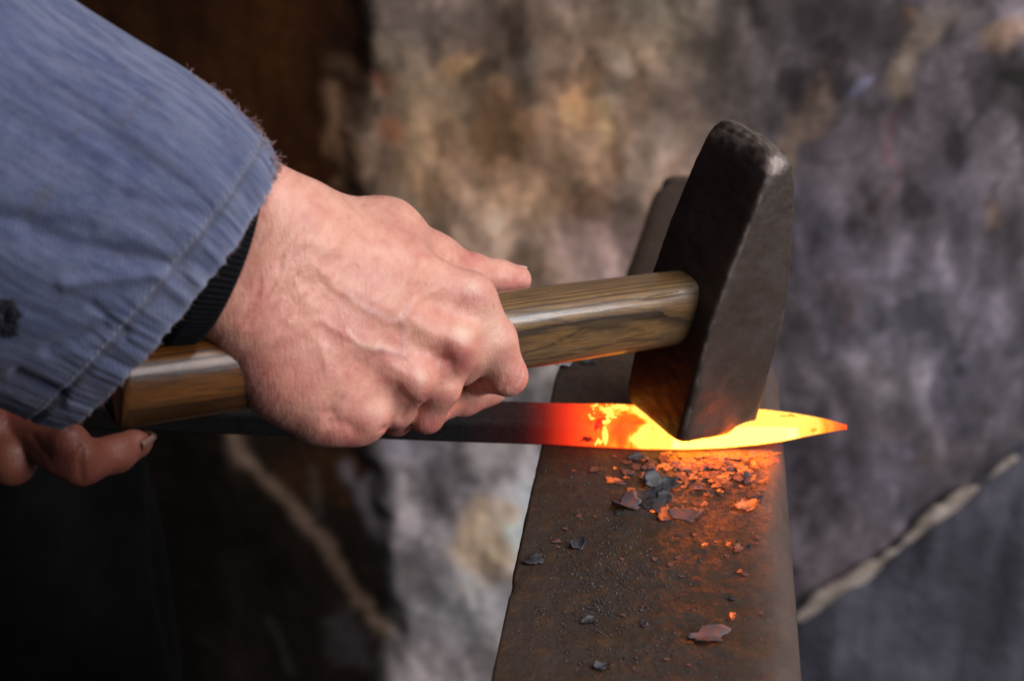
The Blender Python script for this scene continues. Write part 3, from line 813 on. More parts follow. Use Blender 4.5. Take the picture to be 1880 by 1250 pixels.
for pts in ([(637,544),(680,575),(712,590),(740,588),(748,570)],[(741,600),(746,650)],[(700,635),(690,645),(747,656)]):
    blue = np.maximum(blue, np.exp(-(seg_dist(hu, hv_+4, pts)/6)**2))

m_skin, nt, b = mat_new("skin")
co = coords(nt)
mot = noise(nt, co, 120, 5, .65)
sk = mix(nt, ramp(nt, mot, [(.3, 0.0), (.7, 1.0)]), (.60, .285, .200), (.70, .37, .270))
sk = mix(nt, attr(nt, "red", 'Fac'), sk, (.46, .125, .105))
sk = mix(nt, attr(nt, "pale", 'Fac'), sk, (.74, .50, .37))
sk = mix(nt, math_(nt, 'MULTIPLY', attr(nt, "blue", 'Fac'), .26), sk, (.36, .25, .25))
spots = noise(nt, co, 330, 2, .5)
sk = mix(nt, ramp(nt, spots, [(.66, 0.0), (.74, .45)]), sk, (.40, .16, .09))
L(nt, sk, b.inputs['Base Color'])
b.inputs['Subsurface Weight'].default_value = .25
b.inputs['Subsurface Radius'].default_value = (1.0, .35, .2)
b.inputs['Subsurface Scale'].default_value = .004
b.inputs['Specular IOR Level'].default_value = .45
pores = N(nt, 'ShaderNodeTexVoronoi'); pores.inputs['Scale'].default_value = 1100
L(nt, mapping(nt, co, (1, 1, 1)), pores.inputs['Vector'])
wr = noise(nt, mapping(nt, co, (1.6, 1, .28), (0, .55, 0)), 520, 4, .65)
wr2 = noise(nt, mapping(nt, co, (.45, 1, 1.4), (0, .5, 0)), 420, 3, .6)
L(nt, ramp(nt, wr, [(.3, .52), (.7, .36)]), b.inputs['Roughness'])
pv = bump(nt, b, pores.outputs['Distance'], .22, .0004)
pv = bump(nt, b, wr, .5, .0006, pv)
bump(nt, b, wr2, .25, .0005, pv)

m_skin2 = m_skin.copy(); m_skin2.name = "shaded_skin"  # skin copy with the shade on this hand put into its colour
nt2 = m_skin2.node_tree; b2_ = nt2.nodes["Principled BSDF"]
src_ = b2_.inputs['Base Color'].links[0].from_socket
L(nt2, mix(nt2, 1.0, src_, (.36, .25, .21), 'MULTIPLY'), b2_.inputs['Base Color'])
person = empty("person", tuple(at(430, 460, .60)))
tag(person, "person in a faded blue work jacket, one hand gripping the hammer, the other the bar", "person")
def pw(o):
    o.parent = person; o.matrix_parent_inverse = Matrix.Translation(-Vector(person.location)); return o
hand = pw(mesh_obj("hand", tow(HP2), HQ, m_skin))
vcol(hand, "red", np.clip(red, 0, 1)); vcol(hand, "pale", pale); vcol(hand, "blue", blue)
hand["label"] = "hand gripping the hammer handle, thumb laid along its top"
# thumbnail
m_nail, nt, b = mat_new("nail")
b.inputs['Base Color'].default_value = (.62, .40, .31, 1); b.inputs['Roughness'].default_value = .3
def patch(center, ex, ey, ez, n=17):
    """thin curved shield: ex length axis, ey width axis (curved), ez outward"""
    V_ = []
    for i in range(n):
        for j in range(n):
            s = (i/(n-1))*2-1; t = (j/(n-1))*2-1
            w = 1-.25*max(0, s)**3
            V_.append(center+ex*s+ey*math.sin(t*1.15)*w+ez*(math.cos(t*1.15)-1-.06*s*s))
    return np.array(V_), gridfaces(n, n)
tip = c3(950, 514, .6055); tdir = c3(985, 514, .609)-c3(915, 511, .602); tdir /= np.linalg.norm(tdir)
nz = np.array([-.05, .86, -.50]); nz -= tdir*(nz @ tdir); nz /= np.linalg.norm(nz); nyv = np.cross(nz, tdir)
v, fq = patch(tip-tdir*.0012+nz*.0066, tdir*.0056, nyv*.0046, nz*.0036)
nail = mesh_obj("thumbnail", tow(v), fq, m_nail, hand)
nail.parent = hand; nail.matrix_parent_inverse = Matrix.Identity(4); nail.location = (0, 0, 0)
nail.modifiers.new("t", 'SOLIDIFY').thickness = .0005

# the other hand, holding the dark end of the bar
lf = [
 [(-160,690,.70,70),(-60,740,.685,58),(-10,800,.668,45),(22,846,.660,42),(30,820,.69,34)],
 [(-60,700,.70,60),(40,780,.675,46),(118,830,.650,42),(150,848,.650,41),(215,832,.664,33),(252,812,.672,25),(268,801,.676,15)],
 [(30,752,.690,26),(62,790,.670,34),(128,812,.642,33),(150,828,.643,26)],
]
def left_sdf(P):
    d = None
    for i, ch in enumerate(lf):
        e = chain(P, ch, .004)
        d = e if d is None else smin(d, e, .0015 if i == 1 else .005)
    e = chain(P, [(-260,640,.72,110),(-140,710,.70,95)], .01)
    e = smin(e, chain(P, [(-140,710,.70,90),(-60,740,.69,74),(-20,780,.68,55)], .01), .01)
    return smin(d, e, .012)
allp = np.array([c3(*p[:3]) for ch in lf for p in ch]); lo = allp.min(0)-.045; hi = allp.max(0)+.03
LP, LQ = surface(left_sdf, lo, hi, .0016)
LN = normals(LP, left_sdf)
lu = 940+FPX*LP[:, 0]/-LP[:, 2]; lv = 625-FPX*LP[:, 1]/-LP[:, 2]
dd = -.0012*np.exp(-(seg_dist(lu, lv, [(150,820),(146,850),(150,880)])/5)**2)-.0008*np.exp(-(seg_dist(lu, lv, [(60,800),(90,840)])/5)**2)
LP = LP+LN*dd[:, None]
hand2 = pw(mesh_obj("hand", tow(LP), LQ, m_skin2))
lred = .40+.3*fbm(np.stack([lu/40, lv/40], -1), 3, 4)
vcol(hand2, "red", np.clip(lred, 0, 1)); vcol(hand2, "pale", np.zeros(len(LP))); vcol(hand2, "blue", np.zeros(len(LP)))
hand2["label"] = "hand curled round the dark end of the bar, fingertip pointing right"
tip = c3(262, 808, .668); tdir = c3(280, 792, .682)-c3(240, 822, .668); tdir /= np.linalg.norm(tdir)
nz = np.array([.62, -.50, .35]); nz -= tdir*(nz @ tdir); nz /= np.linalg.norm(nz); nyv = np.cross(nz, tdir)
v, fq = patch(tip+nz*.0036+tdir*.001, tdir*.0052, nyv*.0032, nz*.0024)
m_nail2 = m_nail.copy(); m_nail2.node_tree.nodes["Principled BSDF"].inputs["Base Color"].default_value = (.24, .13, .10, 1)  # nail darkened to go with the shaded skin
nl2 = mesh_obj("fingernail", tow(v), fq, m_nail2, hand2); nl2.modifiers.new("t", 'SOLIDIFY').thickness = .0005

# ------------------------------------------------------------------ sleeve
secs = [   # T(u,v), B(u,v), depth, front point (du,dv,dd)
 ((494,292),(104,774),.500,(44,34,-.040)),
 ((474,252),(52,764),.499,(30,24,-.042)),
 ((432,206),(-10,740),.497,(20,16,-.045)),
 ((332,128),(-130,700),.494,(12,10,-.048)),
 ((240,74),(-230,640),.491,(0,0,-.052)),
 ((130,2),(-330,590),.488,(0,0,-.054)),
 ((20,-90),(-430,520),.484,(0,0,-.056)),
 ((-200,-300),(-640,360),.478,(0,0,-.056)),
 ((-420,-500),(-860,180),.470,(0,0,-.056))]
K = len(secs)
Cc, A1, A2 = [], [], []
for (Tp, Bp, d, fr) in secs:
    t3, b3 = c3(*Tp, d), c3(*Bp, d+.004); c_ = (t3+b3)/2
    cu, cv = (Tp[0]+Bp[0])/2, (Tp[1]+Bp[1])/2
    Cc.append(c_); A1.append((t3-b3)/2); A2.append(c3(cu+fr[0], cv+fr[1], d+fr[2])-c_)
Cc, A1, A2 = map(np.array, (Cc, A1, A2))
arc = np.concatenate([[0], np.cumsum(np.linalg.norm(np.diff(Cc, axis=0), axis=1))])
def interp_cr(A, s):
    out = np.empty((len(s), 3)); 
    m_ = np.gradient(A, arc, axis=0)
    i = np.clip(np.searchsorted(arc, s)-1, 0, K-2); h = arc[i+1]-arc[i]; t = (s-arc[i])/h
    t = t[:, None]; h = h[:, None]
    return (2*t**3-3*t**2+1)*A[i]+(t**3-2*t**2+t)*h*m_[i]+(-2*t**3+3*t**2)*A[i+1]+(t**3-t**2)*h*m_[i+1]
ns, nt_ = 420, 720
sv = np.concatenate([np.linspace(0, .03, 120), np.linspace(.03, .14, 240)[1:], np.linspace(.14, arc[-1], 62)[1:]]); ns = len(sv)
C1, E1, E2 = interp_cr(Cc, sv), interp_cr(A1, sv), interp_cr(A2, sv)
th_ = np.linspace(0, 2*math.pi, nt_, endpoint=False)
ct = np.cos(th_)[None, :, None]; stt = np.sin(th_)[None, :, None]
ex_ = .88
SP = C1[:, None]+E1[:, None]*(np.sign(ct)*np.abs(ct)**ex_)+E2[:, None]*(np.sign(stt)*np.abs(stt)**ex_)
dS = np.gradient(SP, axis=0); dT = np.roll(SP, -1, 1)-np.roll(SP, 1, 1)
NS = np.cross(dT, dS); NS /= np.linalg.norm(NS, axis=-1)[..., None]
if (NS[10, nt_//4]*E2[10]).sum() < 0: NS = -NS
perim = .30
uu = th_/(2*math.pi)*perim; UU = np.repeat(uu[None], ns, 0); SS = np.repeat(sv[:, None], nt_, 1)
circ = lambda f_, s0: np.stack([np.cos(th_)[None]*f_+SS*0, np.sin(th_)[None]*f_+SS*0, SS*s0], -1)
dsp = .0035*fbm(circ(3.2, 9), 3, 5)*sstep(0, .05, SS)
dsp += .0011*fbm(circ(11, 14), 3, 6)
# long soft folds running up the arm
dsp += .0016*fbm(circ(2.6, 5), 2, 8)*sstep(.01, .06, SS)
# one deeper fold seen in the lower middle
for (u0, v0, u1, v1, wd_, am) in ((60,430,330,490,20,-.0020),(-10,395,160,420,18,-.0013),(120,520,300,500,14,.0015),(90,640,190,600,14,-.0018),(30,690,110,730,12,-.0025),(170,560,230,610,10,-.0012),(230,360,380,400,16,-.001)):
    su = 940+FPX*SP[..., 0]/-SP[..., 2]; sv_ = 625-FPX*SP[..., 1]/-SP[..., 2]
    D = seg_dist(su, sv_, [(u0, v0), (u1, v1)]); dsp += am*np.exp(-(D/wd_)**2)*(NS[..., 2] > 0)
# hem: turned-over band, seam groove and puckers
HEM = .0088
band = 1-sstep(HEM-.001, HEM+.0012, SS)
pk = fbm(np.stack([np.cos(th_)[None]*34+SS*0, np.sin(th_)[None]*34+SS*0, SS*40], -1), 3, 44)
dsp += band*(.0008+.0010*pk*np.sin(np.clip(SS/HEM, 0, 1)*math.pi)**.7)
dsp -= .0008*np.exp(-((SS-HEM)/.0011)**2)
dsp += .0009*np.exp(-((SS-HEM-.004)/.005)**2)*pk*(SS > HEM)
SP2 = SP+NS*dsp[..., None]
# the edge itself waves a little
axd = -(Cc[1]-Cc[0])/np.linalg.norm(Cc[1]-Cc[0])
SP2 += (axd*1.0)[None, None]*(np.exp(-SS/.006)*.0012*fbm(np.stack([np.cos(th_)[None]*26+SS*0, np.sin(th_)[None]*26+SS*0, SS*0], -1), 3, 48))[..., None]
su = 940+FPX*SP2[..., 0]/-SP2[..., 2]; sv2 = 625-FPX*SP2[..., 1]/-SP2[..., 2]
frontS = (NS[..., 2] > 0)
# burnt hole: pull the cloth in
holeD = np.hypot((su-14)/17, (sv2-582)/24)+.35*vnoise(np.stack([su/9, sv2/9], -1), 3)
F_ = gridfaces(ns, nt_, closed_v=True)
fc_h = holeD.ravel()[F_].max(1); fc_f = frontS.ravel()[F_].all(1)
F_ = F_[~((fc_h < .85) & fc_f)]
m_den, nt, b = mat_new("faded_blue_cotton")
uvn = N(nt, 'ShaderNodeUVMap'); uvn.uv_map = "cloth"; uv = uvn.outputs[0]
tw = N(nt, 'ShaderNodeTexWave', wave_type='BANDS', bands_direction='DIAGONAL'); tw.inputs['Scale'].default_value = 420
tw.inputs['Distortion'].default_value = .7; tw.inputs['Detail'].default_value = 2; tw.inputs['Detail Scale'].default_value = 2
L(nt, uv, tw.inputs['Vector'])
streak = noise(nt, mapping(nt, uv, (1, .22, 1)), 520, 5, .7)
streak2 = noise(nt, mapping(nt, uv, (1, .35, 1)), 80, 5, .6)
cloud = noise(nt, uv, 26, 4, .6)
thr = noise(nt, uv, 1600, 2, .6)
c = mix(nt, ramp(nt, cloud, [(.3, 0.0), (.7, 1.0)]), (.030, .040, .098), (.060, .072, .140))
c = mix(nt, ramp(nt, streak, [(.38, 0.0), (.72, .5)]), c, (.135, .148, .225))
c = mix(nt, ramp(nt, streak2, [(.45, 0.0), (.75, .42)]), c, (.145, .152, .215))
c = mix(nt, ramp(nt, streak2, [(.22, .5), (.42, 0.0)]), c, (.026, .034, .080))
c = mix(nt, 1.0, c, ramp(nt, tw.outputs['Fac'], [(.2, .9), (.8, 1.09)]), 'MULTIPLY')
c = mix(nt, 1.0, c, ramp(nt, thr, [(.3, .80), (.7, 1.2)]), 'MULTIPLY')
c = mix(nt, attr(nt, "wear", 'Fac'), c, (.22, .23, .29))
c = mix(nt, attr(nt, "grime_creases", 'Fac'), c, (.060, .050, .045))
L(nt, c, b.inputs['Base Color']); b.inputs['Roughness'].default_value = .92
b.inputs['Sheen Weight'].default_value = .25; b.inputs['Sheen Roughness'].default_value = .5
pv = bump(nt, b, tw.outputs['Fac'], .2, .0003)
pv = bump(nt, b, thr, .4, .0004, pv)
bump(nt, b, noise(nt, uv, 130, 4, .6), .45, .0012, pv)
root_sl = pw(mesh_obj("jacket_sleeve", tow(SP2.reshape(-1, 3)), F_, m_den))
uvl = root_sl.data.uv_layers.new(name="cloth")
li = np.empty(len(root_sl.data.loops), dtype=np.int32); root_sl.data.loops.foreach_get("vertex_index", li)
uvv = np.stack([UU.ravel(), SS.ravel()], -1)[li]
uvl.data.foreach_set("uv", uvv.astype(np.float32).ravel())
sol = root_sl.modifiers.new("cloth", 'SOLIDIFY'); sol.thickness = .0011; sol.offset = -1
pkn = np.clip(pk*1.6, -1, 1)
wear = .60*np.exp(-SS/.0007)+band*.30*np.clip(pkn, 0, 1)+.25*np.exp(-((SS-HEM-.001)/.0012)**2)
wear += .55*sstep(-.1, .3, fbm(circ(30, 70), 3, 12))*sstep(.2, 1.0, np.clip((np.cos(th_)[None]+SS*0), 0, 1))*.5
grime_creases = np.zeros(SS.shape)
for (u, v, ru, rv, an, w) in ((245,205,50,9,-38,.5),(72,370,38,13,-48,.65),(140,242,15,4,-15,.9),(225,125,5,5,0,.9),(340,378,5,4,0,.9),(60,150,12,5,20,.6),(190,606,8,8,0,.35),(415,265,18,8,60,.35),(85,295,5,5,0,.6),(112,305,7,5,0,.5),(215,140,4,4,0,.6),(60,730,70,26,15,.55),(20,700,60,30,0,.4),(100,455,70,10,10,.25),(260,470,90,14,5,.3)):
    a = math.radians(an); dx = su-u; dy = sv2-v
    D = np.hypot((dx*math.cos(a)+dy*math.sin(a))/ru, (-dx*math.sin(a)+dy*math.cos(a))/rv)
    grime_creases = np.maximum(grime_creases, .7*w*(1-sstep(.1, 1.5, D+.6*vnoise(np.stack([su/9, sv2/9], -1), 9)))*frontS)
grime_creases = np.maximum(grime_creases, .7*(1-sstep(.85, 1.7, holeD))*frontS)
grime_creases += .30*np.exp(-((SS-HEM)/.0009)**2)+band*.35*np.clip(-pkn, 0, 1)  # also darker in the seam groove and pucker hollows
vcol(root_sl, "wear", np.clip(wear, 0, 1).ravel()); vcol(root_sl, "grime_creases", np.clip(grime_creases, 0, 1).ravel())
root_sl["label"] = "faded blue cotton jacket sleeve with frayed hem and a burnt hole"

# stitches along the seam
m_thr, nt, b = mat_new("pale_thread")
b.inputs['Base Color'].default_value = (.20, .21, .28, 1); b.inputs['Roughness'].default_value = .9
iS = int(np.searchsorted(sv, HEM+.0012)); line = SP2[iS]; nline = NS[iS]
V_, Fs = [], []
k = 0
stp = 5
for j in range(0, nt_-stp, stp):
    p0 = line[j]+nline[j]*.0003; p1 = line[j+3]+nline[j+3]*.0003; pm = (p0+p1)/2+nline[j+1]*.0004
    v, f = rope(np.array([p0, (p0+pm)/2+nline[j]*.00012, pm, (pm+p1)/2+nline[j]*.00012, p1]), np.array([.00012, .0002, .00023, .0002, .00012]), 6)
    Fs += [[q_+len(V_) for q_ in ff] for ff in f]; V_ += list(v)
stc = mesh_obj("stitching", tow(np.array(V_)), Fs, m_thr, root_sl); stc["kind"] = "stuff"
# frayed threads on the upper edge of the cuff
m_fray, nt, b = mat_new("frayed_cotton")
b.inputs['Base Color'].default_value = (.23, .13, .12, 1); b.inputs['Roughness'].default_value = .95
V_, Fs = [], []
rng = np.random.RandomState(4)
def fray(p, dr, ln, rad, curl):
    global V_, Fs
    pts = [p]; d = dr/np.linalg.norm(dr)
    for k in range(6):
        d = d+rng.normal(0, curl, 3); d /= np.linalg.norm(d); pts.append(pts[-1]+d*ln/6)
    v, f = rope(np.array(pts), np.linspace(rad, rad*.4, 7), 4)
    Fs += [[q_+len(V_) for q_ in ff] for ff in f]; V_ += list(v)
for k in range(520):                                  # thumb side of the opening and just behind it
    j = int(rng.uniform(-.16, .10)*nt_) % nt_; i = int(rng.uniform(0, 1)**1.5*150)
    jj = rng.randint(0, 60)
    p = SP2[i, (j) % nt_]
    if i > 10 and NS[i, j][2] > .25: continue
    fray(p, NS[i, j]*.8+axd*.6+rng.normal(0, .5, 3), rng.uniform(.0015, .005), rng.uniform(.00012, .0003), .45)
for k in range(420):
    j = rng.randint(0, nt_); fray(SP2[0, j], axd+rng.normal(0, .6, 3)+NS[0, j]*.3, rng.uniform(.0006, .002), .00009, .5)
frt = mesh_obj("frayed_threads", tow(np.array(V_)), Fs, m_fray, root_sl); frt["kind"] = "stuff"
# ragged fibres round the burnt hole
m_char, nt, b = mat_new("charred_cotton")
b.inputs['Base Color'].default_value = (.012, .012, .018, 1); b.inputs['Roughness'].default_value = 1
V_, Fs = [], []
cand = np.argwhere((holeD > .8) & (holeD < 1.5) & frontS)
for k in range(260):
    i, j = cand[rng.randint(len(cand))]
    ctr = np.array([(14-su[i, j]), -(582-sv2[i, j]), 0.])
    fray(SP2[i, j]+NS[i, j]*.0003, ctr/np.linalg.norm(ctr+1e-6)*.6+rng.normal(0, .5, 3), rng.uniform(.001, .0035), .00016, .4)
chf = mesh_obj("charred_fibres", tow(np.array(V_)), Fs, m_char, root_sl); chf["kind"] = "stuff"

# ------------------------------------------------------------------ black ribbed cuff under the sleeve
m_kn, nt, b = mat_new("black_rib_knit")
uvn = N(nt, 'ShaderNodeUVMap'); uvn.uv_map = "cloth"
L(nt, ramp(nt, noise(nt, uvn.outputs[0], 600, 3), [(.3, (.0025, .0025, .003)), (.7, (.009, .009, .011))]), b.inputs['Base Color'])
b.inputs['Roughness'].default_value = .95; b.inputs['Specular IOR Level'].default_value = .1
csec = [((470,326),(352,632),.515,(38,12,-.0405)),((446,300),(300,636),.511,(26,12,-.042)),((410,256),(230,600),.506,(18,10,-.044)),((330,180),(120,520),.50,(10,8,-.046)),((200,80),(0,420),.495,(0,0,-.046))]
Cc2, A12, A22 = [], [], []
for (Tp, Bp, d, fr) in csec:
    t3, b3 = c3(*Tp, d), c3(*Bp, d); c_ = (t3+b3)/2; cu, cv = (Tp[0]+Bp[0])/2, (Tp[1]+Bp[1])/2
    Cc2.append(c_); A12.append((t3-b3)/2); A22.append(c3(cu+fr[0], cv+fr[1], d+fr[2])-c_)
s5 = np.linspace(0, 4, 90); ip = lambda A: np.stack([np.interp(s5, range(5), np.array(A)[:, k]) for k in range(3)], -1)
c_, e1, e2 = ip(Cc2), ip(A12), ip(A22); nk = 900; tk = np.linspace(0, 2*math.pi, nk, endpoint=False)
rib = 1+.009*np.sin(95*tk)
KP = c_[:, None]+(e1[:, None]*np.cos(tk)[None, :, None]+e2[:, None]*np.sin(tk)[None, :, None])*(rib[None, :, None])*(1-.05*np.exp(-(s5/.06)))[:, None, None]
cuff = pw(mesh_obj("sweater_cuff", tow(KP.reshape(-1, 3)), gridfaces(90, nk, closed_v=True), m_kn))
uvl = cuff.data.uv_layers.new(name="cloth"); li = np.empty(len(cuff.data.loops), dtype=np.int32); cuff.data.loops.foreach_get("vertex_index", li)
uvl.data.foreach_set("uv", np.stack([np.tile(tk/20, 90), np.repeat(s5/40, nk)], -1)[li].astype(np.float32).ravel())
cuff.modifiers.new("t", 'SOLIDIFY').thickness = .002
cuff["label"] = "black ribbed knit cuff showing between sleeve and wrist"

# ------------------------------------------------------------------ the smith's dark trousers, behind the bar
m_tr, nt, b = mat_new("black_trousers")
co = coords(nt)
L(nt, ramp(nt, noise(nt, co, 40, 4), [(.3, (.0015, .0014, .0014)), (.7, (.004, .0037, .0036))]), b.inputs['Base Color'])
b.inputs['Roughness'].default_value = 1; b.inputs['Specular IOR Level'].default_value = .1
V_ = []; m = 72; zz = np.linspace(FLOORZ+.02, .16, 40)
for z in zz:
    for k in range(m):
        a = 2*math.pi*k/m
        r = 1+.05*math.sin(5*a+z*9)+.03*math.sin(9*a-z*14)
        wx = np.interp(z, [-.9, -.4, 0, .16], [.17, .20, .21, .19]); cx = np.interp(z, [-.9, 0, .16], [-.36, -.43, -.44])
        V_.append((cx+wx*r*math.cos(a), .70+.12*r*math.sin(a), z))
f = gridfaces(40, m, closed_v=True, flip=True).tolist(); f.append([39*m+i for i in range(m)])
tr = pw(mesh_obj("trousers", V_, f, m_tr)); tr["label"] = "black trouser leg in the shade at lower left"

# the smith's jacket body, standing left of the anvil (out of view, added to shade that side)
V_ = []; zz = np.linspace(.05, .75, 40)
for z in zz:
    for k in range(m):
        a = 2*math.pi*k/m; r = 1+.05*math.sin(4*a+z*7)+.02*math.sin(11*a-z*11)
        V_.append((-.56+.20*r*math.cos(a)+.05*z, .50+.17*r*math.sin(a)-.15*z, z))
f = gridfaces(40, m, closed_v=True, flip=True).tolist(); f.append([39*m+i for i in range(m)]); f.append(list(range(m))[::-1])
m_jk, nt, b = mat_new("blue_jacket_cloth")
L(nt, ramp(nt, noise(nt, coords(nt), 60, 4), [(.3, (.035, .045, .085)), (.7, (.07, .085, .14))]), b.inputs['Base Color']); b.inputs['Roughness'].default_value = .95
jk = pw(mesh_obj("jacket_blocker", V_, f, m_jk))

# ================================================================== SCALE FLAKES
m_sc, nt, b = mat_new("mill_scale")
co = coords(nt)
L(nt, mix(nt, ramp(nt, noise(nt, co, 300, 4, .6), [(.4, 0.0), (.6, 1.0)]), (.022, .020, .022), (.060, .058, .066)), b.inputs['Base Color'])
b.inputs['Roughness'].default_value = .5; b.inputs['Metallic'].default_value = .3
bump(nt, b, noise(nt, co, 900, 3), .4, .0004)
m_rs, nt, b = mat_new("red_scale")
co = coords(nt)
L(nt, mix(nt, ramp(nt, noise(nt, co, 400, 4, .6), [(.4, 0.0), (.6, 1.0)]), (.17, .045, .028), (.075, .055, .06)), b.inputs['Base Color'])
b.inputs['Roughness'].default_value = .6
m_pale, nt, b = mat_new("edge_gleam")  # bright material standing in for a gleam on the anvil edge
b.inputs['Base Color'].default_value = (.6, .6, .64, 1); b.inputs['Metallic'].default_value = .8; b.inputs['Roughness'].default_value = .3
m_hot, nt, b = mat_new("glow_fill_scale")  # hot scale, its emission added to fill the orange pool before the bar
co = coords(nt)
hn_ = noise(nt, coords(nt, 'Generated'), 1.3, 3, .55)
rnd_ = N(nt, 'ShaderNodeObjectInfo').outputs['Random']
b.inputs['Base Color'].default_value = (.12, .035, .02, 1); b.inputs['Roughness'].default_value = .6
b.inputs['Emission Color'].default_value = (1, .17, .018, 1)
L(nt, math_(nt, 'MULTIPLY', ramp(nt, hn_, [(.36, .05), (.62, 1.0)]), math_(nt, 'MULTIPLY', math_(nt, 'POWER', rnd_, 2.5), 2.0)), b.inputs['Emission Strength'])
def flake(u, v, ru, rv, seed, name, mat, curl=.15, tilt=0, lift=0):
    c0 = atz(u, v, .0008); e = atz(u+ru, v, .0008)-c0; g = atz(u, v-rv, .0008)-c0
    n_, rings = 44, 6; V_ = []; rg = np.random.RandomState(seed); ph = rg.uniform(0, 6, 6)
    for r in range(rings+1):
        for k in range(n_):
            a = 2*math.pi*k/n_
            rad = (1+.20*math.sin(2*a+ph[0])+.16*math.sin(3*a+ph[1])+.12*math.sin(5*a+ph[2])+.07*math.sin(9*a+ph[3])+.08*rg.uniform(-1, 1))*r/rings
            x, y = rad*math.cos(a), rad*math.sin(a)
            p = c0+e*x+g*y
            sc = np.linalg.norm(e)
            z = curl*sc*(x*math.cos(ph[4])+y*math.sin(ph[4]))**2+tilt*sc*(y+.9)+.04*sc*math.sin(3*x+ph[5])+.0006+lift
            V_.append((p[0], p[1], max(z, .0004)))
    o = np.mean(np.array(V_), axis=0); o[2] = 0.0
    f = gridfaces(rings+1, n_, closed_v=True).tolist()
    ob = mesh_obj(name, np.array(V_)-o, f, mat, smooth=True); ob.location = o
    s = ob.modifiers.new("t", 'SOLIDIFY'); s.thickness = .00025; s.offset = 0
    return ob
G = "flakes of forge scale on the anvil"
bigf = [
 (1198,915,28,26,1,m_sc,.10,.05,"dark slate-grey ragged flake of scale in the middle of the heap"),
 (1216,893,30,11,2,m_sc,.25,.25,"curled dark flake tilted up at the back of the heap"),
 (1222,914,15,9,3,m_sc,.2,.2,"small pale grey flake on top of the heap"),
 (1150,928,28,9,4,m_rs,.5,.0,"rust-red curled flake left of the heap"),
 (1258,944,26,12,5,m_rs,.12,.05,"red-brown flake with a grey face at the front right of the heap"),
 (1222,945,16,9,6,m_hot,.2,.1,"orange-lit flake at the front of the heap"),
 (1373,929,19,8,7,m_hot,.35,.15,"leaf-shaped orange flake standing apart to the right under the bar"),
 (1300,1170,38,10,8,m_rs,.22,.12,"large lone flake with a dull red rim near the bottom of the anvil face"),
 (980,1028,17,8,9,m_sc,.2,.1,"dark flake close to the left edge of the anvil"),
 (1345,1130,7,4,10,m_hot,.3,.2,"tiny orange crumb above the large lone flake"),
 (1106,1222,16,6,11,m_sc,.3,.1,"thin dark flake left of the round hole at the bottom"),
 (1062,1000,12,9,12,m_sc,.5,.3,"black upright crumb left of the middle of the anvil face"),
 (1375,878,14,7,13,m_sc,.3,.1,"dark flake in the brightest glow near the right edge"),
 (1172,842,16,6,14,m_sc,.3,.1,"flake close in front of the bar below the hammer"),
 (1355,1008,9,5,15,m_hot,.3,.2,"small orange flake below the leaf-shaped one"),
 (1034,668,13,6,17,m_pale,.4,.3,"bright piece standing in for a gleam on the far left edge of the anvil, just below the handle"),
 (1080,664,16,4,18,m_sc,.2,.1,"long bluish flake under the handle beside the pale gleam piece"),
 (1082,1138,12,6,16,m_sc,.3,.2,"dark crumpled flake in the lower left of the face")]
for (u, v, ru, rv, sd, mt, cu, tl, lb) in bigf:
    o = flake(u, v, ru, rv, sd, "scale_flake", mt, cu, tl)
    tag(o, lb, "scale flake", G)
rng = np.random.RandomState(11)
protos = []
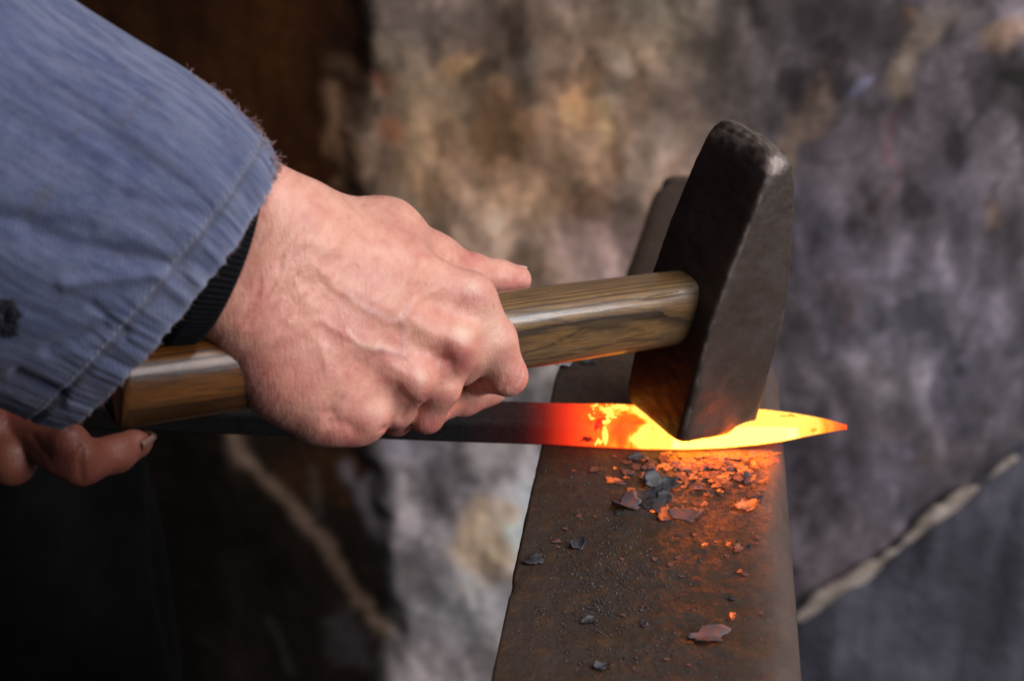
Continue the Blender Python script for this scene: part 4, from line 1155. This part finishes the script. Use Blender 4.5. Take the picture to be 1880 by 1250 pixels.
for k in range(262):
    r = rng.uniform(); hot = False
    if k < 212:
        u = rng.normal(1305, 75); v = 832+abs(rng.normal(0, 38)); sz = rng.uniform(3, 12); hot = rng.uniform() < .55
    elif k < 236:
        u = rng.uniform(1180, 1400); v = rng.uniform(930, 1060); sz = rng.uniform(2.5, 6); hot = rng.uniform() < .35
    else:
        u = rng.uniform(960, 1400); v = rng.uniform(860, 1240); sz = rng.uniform(3, 7)
    if not (1010 < u < 1428): continue
    if v > 950 and math.hypot(u-1178, v-1300) < 90: continue
    mt = m_hot if hot else (m_sc if rng.uniform() < .5 else m_rs)
    o = flake(u, v, sz, sz*.40, 100+k, "scale_flake", mt, rng.uniform(.0, .16), rng.uniform(0, .10))
    size = "tiny" if sz < 5 else "small" if sz < 8.5 else "broad"
    colr = "orange glowing" if hot else ("dull grey" if mt is m_sc else "rust-red")
    row = ("close against the foot of the bar" if v < 846 else "a little in front of the bar" if v < 862 else "between the bar and the heap" if v < 884 else
           "level with the slate-grey heap" if v < 915 else "just below the slate-grey heap" if v < 960 else "halfway down the anvil face" if v < 1060 else "low on the anvil face")
    colm = ("far left" if u < 1130 else "left of the heap" if u < 1180 else "above the heap" if u < 1225 else "right of the heap" if u < 1270 else
            "at mid right" if u < 1320 else "well to the right" if u < 1370 else "beside the rounded right edge")
    lb = f"{size} {colr} flake {row}, {colm}"
    tag(o, lb, "scale flake", "small flakes of forge scale")
# grit and dust: nobody could count it
V_, Fs = [], []
for k in range(3000):
    t = rng.uniform()
    if t < .42: u, v = rng.normal(1110, 65), rng.normal(1050, 75)
    elif t < .75: u, v = rng.normal(1270, 90), 830+abs(rng.normal(0, 75))
    else: u, v = rng.uniform(930, 1440), rng.uniform(640, 1245)
    p = atz(u, v, 0); l = p-A0; lx = l @ ax_x; ly = l @ ax_y
    if lx < .004 or lx > .104 or ly > .255 or math.hypot(lx-hx, ly-hy) < .016: continue
    if 728 < v < 829: continue
    s = rng.uniform(.00014, .00045)*(1.4 if rng.uniform() < .12 else 1); b0 = len(V_)
    an = rng.uniform(0, 6)
    for q_ in range(5):
        a = an+q_*1.2566; V_.append((p[0]+s*1.2*math.cos(a)*rng.uniform(.6, 1.3), p[1]+s*math.sin(a)*rng.uniform(.6, 1.3), .0001+rng.uniform(0, .4)*s))
    V_.append((p[0]+rng.uniform(-.3, .3)*s, p[1], .0003+s*rng.uniform(.4, 1.0)))
    for q_ in range(5): Fs.append([b0+q_, b0+(q_+1) % 5, b0+5])
dust = mesh_obj("scale_dust", V_, Fs, m_sc, smooth=False)
tag(dust, "fine dark grit and scale dust strewn over the anvil face", "dust", kind="stuff")
